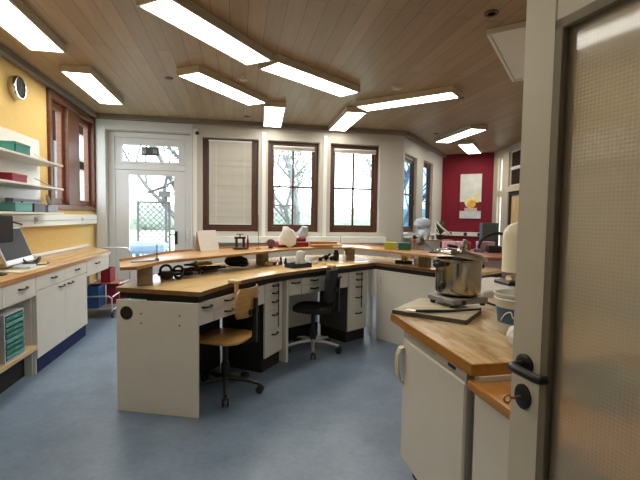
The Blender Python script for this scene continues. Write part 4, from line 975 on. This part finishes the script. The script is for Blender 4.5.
# local x: from leading edge towards hinges, local y: to the left of that = towards +X (away from the viewer)
dw, dh, sw = .86, 2.10, .105
b = B(); b.box(0, sw, 0, .042, .008, dh, .004).box(dw-sw, dw, 0, .042, .008, dh, .004).box(sw, dw-sw, 0, .042, 1.955, dh, .003).box(sw, dw-sw, 0, .042, .008, .30, .003)
b.build('stile_frame', DOORCREAM, t, local=True)
b = B(); x0, x1, z0, z1 = sw, dw-sw, .30, 1.955
for y0, y1 in ((-.006, .012), (.030, .046)):
    b.box(x0, x0+.028, y0, y1, z0, z1, .003).box(x1-.028, x1, y0, y1, z0, z1, .003).box(x0, x1, y0, y1, z1-.028, z1, .003).box(x0, x1, y0, y1, z0, z0+.028, .003)
b.build('glazing_bead', GREYBEAD, t, local=True)
bx(x0, x1, .018, .024, z0, z1).build('pane', DGLASS, t, local=True)
for sgn, yb in ((-1, 0), (1, .042)):
    ex = 0 if sgn < 0 else .045
    b = B(); b.lathe([(.0, 0), (.029, 0), (.029, .006), (.022, .010), (.012, .012)], M=Matrix.Translation((.052, yb, 1.05)) @ Matrix.Rotation(PI/2*(1 if sgn < 0 else -1), 4, 'X'), seg=28)
    b.tube([(.052, yb+sgn*.008, 1.05), (.052, yb+sgn*.042, 1.05), (.058, yb+sgn*.050, 1.05), (.072, yb+sgn*.054, 1.05), (.138+ex, yb+sgn*.053, 1.048), (.150+ex, yb+sgn*.050, 1.048), (.156+ex, yb+sgn*.035, 1.048)], [.012, .012, .012, .0125, .0125, .0125, .011], 12)
    b.build('door_handle', BLACK, t, local=True)
    ky = B().lathe([(.0, 0), (.028, 0), (.028, .005), (.022, .008), (0, .009)], M=Matrix.Translation((.050, yb, .958)) @ Matrix.Rotation(PI/2*(1 if sgn < 0 else -1), 4, 'X') @ Matrix.Scale(1.25, 4, (0, 1, 0)), seg=28).build('key_plate', BLACK, t, local=True)
    if sgn < 0:
        k = B().cyl((.050, -.008, .958), (.050, -.045, .958), .0035, seg=10).tube([(.050, -.046+.011*math.cos(a)-.009, .958+.011*math.sin(a)) for a in [2*PI*i/14 for i in range(14)]], .0028, 8, True)
        lmat(t, k).build('key', COPPER, ky)

# ------------------------------------------------------------------ far bench, painting and clutter by the red wall
t = thing('mauve_bench', (3.9, 6.0, 0), 0, 'mauve fronted work unit with red brown top near the red wall', 'work unit')
MB_ = [(3.02, 5.42), (4.35, 4.93), (5.0, 6.70), (3.45, 6.72)]
B().prism(inset(MB_, .03), .10, .884).build('carcass', MAUVE, t); B().prism(inset(MB_, .07), 0.001, .10).build('plinth', BLACKM, t)
B().prism(MB_, .885, .92, .003).build('top_board', REDTOP, t)
L, an, M = seg_frame(MB_[0], MB_[1])
for z0, z1 in ((.72, .88), (.42, .715), (.12, .415)):
    for k in range(2):
        B().box(.04+k*(L-.08)/2+.003, .04+(k+1)*(L-.08)/2-.003, .012, .03, z0, z1, .003, M).build('drawer', MAUVE, t)
FZ = .92
def pbox(c, sx, sy, h, rz, m, lab, name='plastic_box', lid=None, z=FZ):
    t = thing(name, (c[0], c[1], z), rz, lab, 'box', 'boxes on the far unit'); bx(-sx/2, sx/2, -sy/2, sy/2, 0.0005, h*.8, .004).build('tub', m, t, local=True)
    bx(-sx/2-.003, sx/2+.003, -sy/2-.003, sy/2+.003, h*.8+.0005, h, .004).build('lid', lid or m, t, local=True)
    B().box(-.02, .02, -sy/2-.008, -sy/2-.0005, h*.45, h*.65, .002).build('clasp', DGREYBOX, t, local=True)
pbox((3.53, 6.52), .19, .16, .15, R(-16), PINK, 'left pink plastic box behind the cooker lid')
pbox((3.73, 6.48), .17, .16, .15, R(-16), PINK, 'middle pink plastic box behind the cooker lid')
pbox((4.12, 6.36), .26, .18, .155, R(-16), PINK, 'right pink plastic box in front of the grey louvred cabinet')
o = B().obox((3.89, 6.50, FZ+.07), .06, .10, .139, R(-16), .004).build('wooden_block', REDTOP); tag(o, 'dark brown block between the pink boxes', 'block')
t = thing('louvred_cabinet', (4.30, 6.50, FZ), R(-18), 'dark grey green louvred cabinet in front of the red wall', 'cabinet')
bx(-.14, .14, 0, .17, 0.0005, .47, .004).build('carcass', SLATG, t, local=True)
for k in range(9): bx(-.132, .132, -.012, 0, .02+k*.05, .058+k*.05, .003).build('louvre_drawer', SLATG, t, local=True)
t = thing('gooseneck_hose', (3.97, 6.28, FZ), 0, 'thick black gooseneck hose arching over the far unit', 'hose')
def arc3(p): return p
B().tube([(3.95, 6.25, FZ+.0005), (3.93, 6.25, FZ+.08), (3.96, 6.25, FZ+.17), (4.03, 6.24, FZ+.24), (4.14, 6.23, FZ+.29), (4.26, 6.22, FZ+.305), (4.38, 6.21, FZ+.285), (4.47, 6.20, FZ+.245), (4.53, 6.19, FZ+.20)], .026, 12).build('hose', BLACKM, t)
B().lathe([(.06, .0008), (.06, .02), (.03, .03)], (3.95, 6.25, FZ)).build('base', BLACK, t); B().cyl((4.52, 6.19, FZ+.21), (4.56, 6.185, FZ+.14), .03, .045).build('nozzle', BLACK, t)
t = thing('polishing_motor', (4.12, 6.0, FZ), 0, 'black machine with tan end under the gooseneck hose', 'machine')
B().obox((4.05, 6.02, FZ+.055), .22, .13, .108, R(-16), .02).build('motor_body', BLACK, t); B().lathe([(.045, .0), (.045, .09), (.03, .1)], (4.20, 5.96, FZ+.0008), 20).build('tan_cup', mat('tan_ceramic', (.50, .33, .20), .5), t)
o = B().obox((3.55, 6.30, FZ+.02), .30, .22, .039, R(-16), .003).build('paper_stack', PAPER); tag(o, 'white paper stack on the far unit behind the cooker', 'paper')
o = B().obox((3.42, 6.05, FZ+.012), .24, .18, .023, R(10), .003).build('paper_stack', PAPER); tag(o, 'low white paper stack at the left end of the far unit', 'paper')
o = B().obox((3.82, 6.10, FZ+.025), .13, .12, .049, R(-30), .004).build('card_box', DGREYBOX); tag(o, 'small slate box before the pink boxes', 'box')
# raised brown shelf by the narrow windows
t = thing('stand_shelf', (3.45, 7.0, 0), R(-15), 'small orange brown raised shelf by the narrow windows', 'shelf')
bx(-.36, .36, -.14, .14, 1.045, 1.072, .003).build('shelf_board', SHELFEDGE, t, local=True)
for x in (-.33, .33): bx(x-.012, x+.012, -.12, .12, 0.001, 1.0445).build('side_board', REDTOP, t, local=True)
bx(-.318, .318, -.12, .12, .86, .88).build('lower_board', SHELFEDGE, t, local=True)
GZ = 1.0725
t = thing('covered_microscope', (3.25, 7.0, GZ), 0, 'tall instrument under a pale blue plastic cover by the narrow windows', 'instrument')
b = B().ball((3.27, 7.0, GZ+.29), .105, (1.55, 1.0, 1.0), 3, .05).ball((3.30, 7.0, GZ+.115), .112, (1.0, .9, 1.0), 3, .05)
b.build('dust_cover', PAPERB, t, smooth=20)
t = thing('magnifier_lamp', (3.45, 6.9, GZ), 0, 'white jointed lamp arm beside the covered instrument', 'lamp')
B().tube([(3.45, 6.86, GZ+.012), (3.45, 6.86, GZ+.32)], .014).tube([(3.43, 6.86, GZ+.36), (3.56, 6.83, GZ+.22), (3.72, 6.80, GZ+.09)], .016).build('arm', ENAMELW, t)
B().lathe([(.045, .0008), (.045, .012), (.015, .018)], (3.45, 6.86, GZ)).build('base', ENAMELW, t); B().ball((3.44, 6.86, GZ+.335), .022).build('joint', SILVER, t)
t = thing('potted_plant', (3.60, 6.98, GZ), 0, 'dark leaved plant in a black pot beside the red wall corner', 'plant')
B().lathe([(.05, .0008), (.062, .08), (.066, .085), (.055, .085)], (3.60, 6.97, GZ), 20).build('pot', BLACK, t)
b = B()
for k in range(34):
    a = random.uniform(0, 2*PI); l = random.uniform(.08, .2); h = random.uniform(.1, .32); p = Vector((3.60, 6.97, GZ+.08)); q = p+Vector((math.cos(a)*l*.6, math.sin(a)*l*.6, h)); sd = Vector((-math.sin(a), math.cos(a), .3))*.026
    mid = (p*.35+q*.65); b.quad(p, mid+sd, q, mid-sd)
b.build('leaves', LEAF, t); B().cyl((3.60, 6.97, GZ+.07), (3.61, 6.97, GZ+.26), .005).build('stem', LEAF, t)
for x, y, lab in ((3.28, 6.80+.08, 'left white cup below the covered instrument'), (3.36, 6.86, 'right white cup below the covered instrument')):
    q = B().lathe([(.022, .0008), (.028, .055), (.025, .055), (.02, .006)], (x, y, GZ), 16).build('cup', ENAMELW); tag(q, lab, 'cup', 'white cups by the narrow windows')
o = B().ball((3.12, 7.0, GZ+.04), .04, (1, .9, .98), 2, .08).build('dark_ball', BLACKM); tag(o, 'dark round lump left of the covered instrument', 'tool')
# painting on the red wall
Lr, ar, Mr_ = seg_frame(W[3], W[4])
P = Mr_ @ Vector((.715, -.03, 1.47)); t = thing('painting', P, ar, 'white and gold canvas painting hanging on the red wall', 'painting')
w = .255
bx(-w, w, -.0, .028, 0, 1.12, .002).build('canvas', mat('painted_dark_red', (.20, .006, .02), .7, var=.25, scale=9), t, local=True)
bx(-w, w, -.003, -.0005, .42, 1.12).build('white_field', mat('painted_white', (.70, .68, .62), .7, var=.10, scale=6), t, local=True)
bx(-w, w, -.003, -.0005, 0, .19).build('pale_base', mat('painted_grey_white', (.62, .62, .62), .7, var=.15, scale=9), t, local=True)
GOLD = mat('painted_gold', (.75, .45, .06), .6, var=.3, scale=12); PALEG = mat('painted_pale_gold', (.80, .68, .38), .6, var=.2, scale=10)
def disc(cx, cz, rx, rz_, y): return B().lathe([(.0, 0), (1, 0), (1, .002), (0, .002)], M=Matrix.Translation((cx, y, cz)) @ Matrix.Rotation(PI/2, 4, 'X') @ Matrix.Diagonal((rx, rz_, 1, 1)), seg=28)
disc(-.01, .42, .135, .15, -.004).build('pale_blob', PALEG, t, local=True); disc(.03, .37, .10, .10, -.0065).build('gold_blob', GOLD, t, local=True)
B().prism([(-.18, 0), (.18, 0), (.10, .09), (-.08, .09)], 0, .002).bm.free()
b = B(); b.box(-.14, .16, -.008, -.0065, .185, .27, .0); b.build('pale_shoulder', mat('painted_rose', (.66, .46, .36), .7, var=.15), t, local=True)
disc(.16, .52, .07, .12, -.0045).build('yellow_wash', mat('painted_pale_yellow', (.78, .70, .36), .7, var=.1), t, local=True)

# ------------------------------------------------------------------ outdoors
tag(B().prism([(-40, 8.3), (40, 8.3), (60, 60), (-60, 60)], -.35, -.1).build('ground', LAWN, smooth=0), 'pale lawn outside the windows', 'lawn', kind='structure')
tag(B().prism([(-9, 0), (-2.9, 0), (-2.9, 8.29), (-9, 8.29)], -.35, -.1).build('side_ground', LAWN, smooth=0), 'pale lawn beside the house', 'lawn', kind='structure')
def trellis(x0, x1, y, z0, z1, lab):
    t = thing('garden_trellis', ((x0+x1)/2, y, -.1), 0, lab, 'trellis', 'garden trellises')
    b = B(); b.box(x0, x0+.05, y-.025, y+.025, -.1, z1, .003).box(x1-.05, x1, y-.025, y+.025, -.1, z1, .003).box(x0, x1, y-.02, y+.02, z1-.05, z1).box(x0, x1, y-.02, y+.02, z0, z0+.05); b.build('frame', LATT, t)
    b = B(); s = .125; w_, h_ = x1-x0, z1-z0
    k = -h_
    while k < w_:
        for sg in (0, 1):
            a0 = max(0, -k); a1 = min(h_, w_-k)
            if a1-a0 > .05:
                p = (k+a0, a0); q = (k+a1, a1)
                if sg: p = (w_-p[0], p[1]); q = (w_-q[0], q[1])
                b.cyl((x0+p[0], y+.012*sg, z0+p[1]), (x0+q[0], y+.012*sg, z0+q[1]), .009, seg=5)
        k += s
    b.build('lattice', LATT, t)
trellis(-2.29, -1.55, 10.2, .35, 1.76, 'diamond garden trellis seen through the glazed door')
trellis(.70, 1.42, 10.4, .5, 1.75, 'diamond garden trellis seen through the window with tree view')
t = thing('garden_table', (-1.95, 9.5, -.1), 0, 'blue covered garden table outside the glazed door', 'table')
B().box(-2.3, -1.55, 9.2, 9.8, .62, .86, .06).build('tarp_cover', TARP, t)
for x in (-2.2, -1.65):
    for y in (9.28, 9.72): bx(x-.02, x+.02, y-.02, y+.02, -.1, .63).build('leg', LATT, t)
t = thing('bird_feeder', (-1.62, 10.0, -.1), 0, 'grey bird feeder on a pole beside the trellis', 'bird feeder')
B().cyl((-1.60, 9.9, -.1), (-1.60, 9.9, 1.86), .03).build('pole', LATT, t)
B().prism([(-1.86, 9.75), (-1.50, 9.75), (-1.50, 10.05), (-1.86, 10.05)], 1.85, 1.87).box(-1.75, -1.52, 9.8, 10.0, 1.87, 1.98).build('house', LATT, t)
b = B(); b.box(-.22, .22, -.18, .18, -.01, .01, 0, Matrix.Translation((-1.78, 9.9, 2.02)) @ Matrix.Rotation(R(-22), 4, 'Y')).box(-.2, .2, -.18, .18, -.01, .01, 0, Matrix.Translation((-1.45, 9.9, 2.02)) @ Matrix.Rotation(R(24), 4, 'Y')); b.build('roof', LATT, t)
def tree(x, y, h, lab, seed, leaves, spread=1.0, lean=0):
    random.seed(seed)
    t = thing('garden_tree', (x, y, -.1), 0, lab, 'tree', 'garden trees')
    b = B(); tips = []
    def br(p, d, l, r, n):
        q = p+d*l; m = p+d*l*.5+Vector((random.uniform(-1, 1), random.uniform(-1, 1), 0))*l*.06
        b.tube([p, m, q], [r, r*.85, r*.68], 6)
        if n == 0: tips.append(q); return
        for k in range(3 if n > 1 else 2):
            a = Vector((random.uniform(-1, 1), random.uniform(-1, 1), random.uniform(-.1, .7)))*spread
            br(q if k < 2 else m, (d*.8+a*.75).normalized(), l*random.uniform(.62, .85), r*.62, n-1)
        tips.append(q)
    br(Vector((x, y, -.1)), Vector((lean, 0, 1)).normalized(), h*.36, h*.028, 4)
    b.build('branches', BARK, t)
    f = B()
    for q in tips:
        for k in range(leaves):
            c = q+Vector((random.gauss(0, .25), random.gauss(0, .25), random.gauss(0, .22))); u = Vector((random.uniform(-1, 1), random.uniform(-1, 1), random.uniform(-1, 1))).normalized()*.055; v = u.orthogonal().normalized()*.04
            f.quad(c-u, c+v, c+u, c-v)
    f.build('foliage', FOLI, t, smooth=0)
tree(1.75, 12.4, 4.6, 'leafy garden tree seen through the window with tree view', 3, 9)
tree(-.95, 12.2, 5.2, 'bare garden tree whose limbs cross the transom of the glazed door', 12, 3, 1.1, -.25)
tree(5.9, 15.0, 5.0, 'garden tree seen at the right edge of the field view window', 21, 6)
random.seed(5)
def hedge(x0, x1, y, h, lab):
    b = B(); n = int((x1-x0)/.3)
    for k in range(n): b.ball((x0+(k+.5)*(x1-x0)/n, y+random.uniform(-.1, .1), -.1+h*.5), h*.5, (.9, .8, random.uniform(.9, 1.1)), 2, .12)
    o = b.build('hedge', FOLI, smooth=0); tag(o, lab, 'hedge', 'hedges outside')
hedge(2.6, 5.2, 11.2, 1.25, 'loose hedge beyond the field view window')
hedge(-14, 24, 45, 2.6, 'distant hedge line at the end of the field')
# neighbouring timber wing outside the left window
t = thing('timber_annex', (-4.4, 11.0, -.1), 0, 'brown timber wing with windows coloured as reflected sky outside the left window', 'building')
bx(-4.9, -4.03, 8.9, 16, -.1, 4.4).build('timber_wall', TIMBER, t)
for y0, y1, z0, z1 in ((10.34, 10.58, 1.55, 3.0), (11.70, 12.46, 2.86, 3.43), (11.69, 12.12, 1.80, 2.53)):
    f = bx(-4.03, -4.005, y0-.06, y1+.06, z0-.06, z1+.06).build('window_frame', BARK, t); bx(-4.005, -4.0, y0, y1, z0, z1).build('pane', mat('sky_coloured_pane', (.16, .21, .25), .3), f)  # pale pane colour stands in for the sky's reflection

# ------------------------------------------------------------------ world, camera, view
w = bpy.data.worlds.new('overcast_sky'); bpy.context.scene.world = w; w.use_nodes = True
bg = w.node_tree.nodes['Background']; bg.inputs['Color'].default_value = (.86, .94, 1.0, 1); bg.inputs['Strength'].default_value = 5.0

cam = bpy.data.cameras.new('camera'); co = bpy.data.objects.new('camera', cam); COL.objects.link(co)
cam.sensor_fit = 'HORIZONTAL'; cam.sensor_width = 36; cam.lens = 36*415/640; cam.clip_start = .02
yaw, pitch, roll = .195, .0552, -.0147
fw = Vector((math.sin(yaw)*math.cos(pitch), math.cos(yaw)*math.cos(pitch), -math.sin(pitch))); rt = Vector((math.cos(yaw), -math.sin(yaw), 0)); dn = fw.cross(rt)
r2 = rt*math.cos(roll)+dn*math.sin(roll); d2 = -rt*math.sin(roll)+dn*math.cos(roll)
m3 = Matrix((r2, -d2, -fw)).transposed()
co.matrix_world = Matrix.Translation((0, 0, 1.45)) @ m3.to_4x4()
sc = bpy.context.scene; sc.camera = co
sc.view_settings.view_transform = 'Standard'; sc.view_settings.look = 'None'; sc.view_settings.gamma = 1; sc.view_settings.use_curve_mapping = False
sc.view_settings.exposure = .5
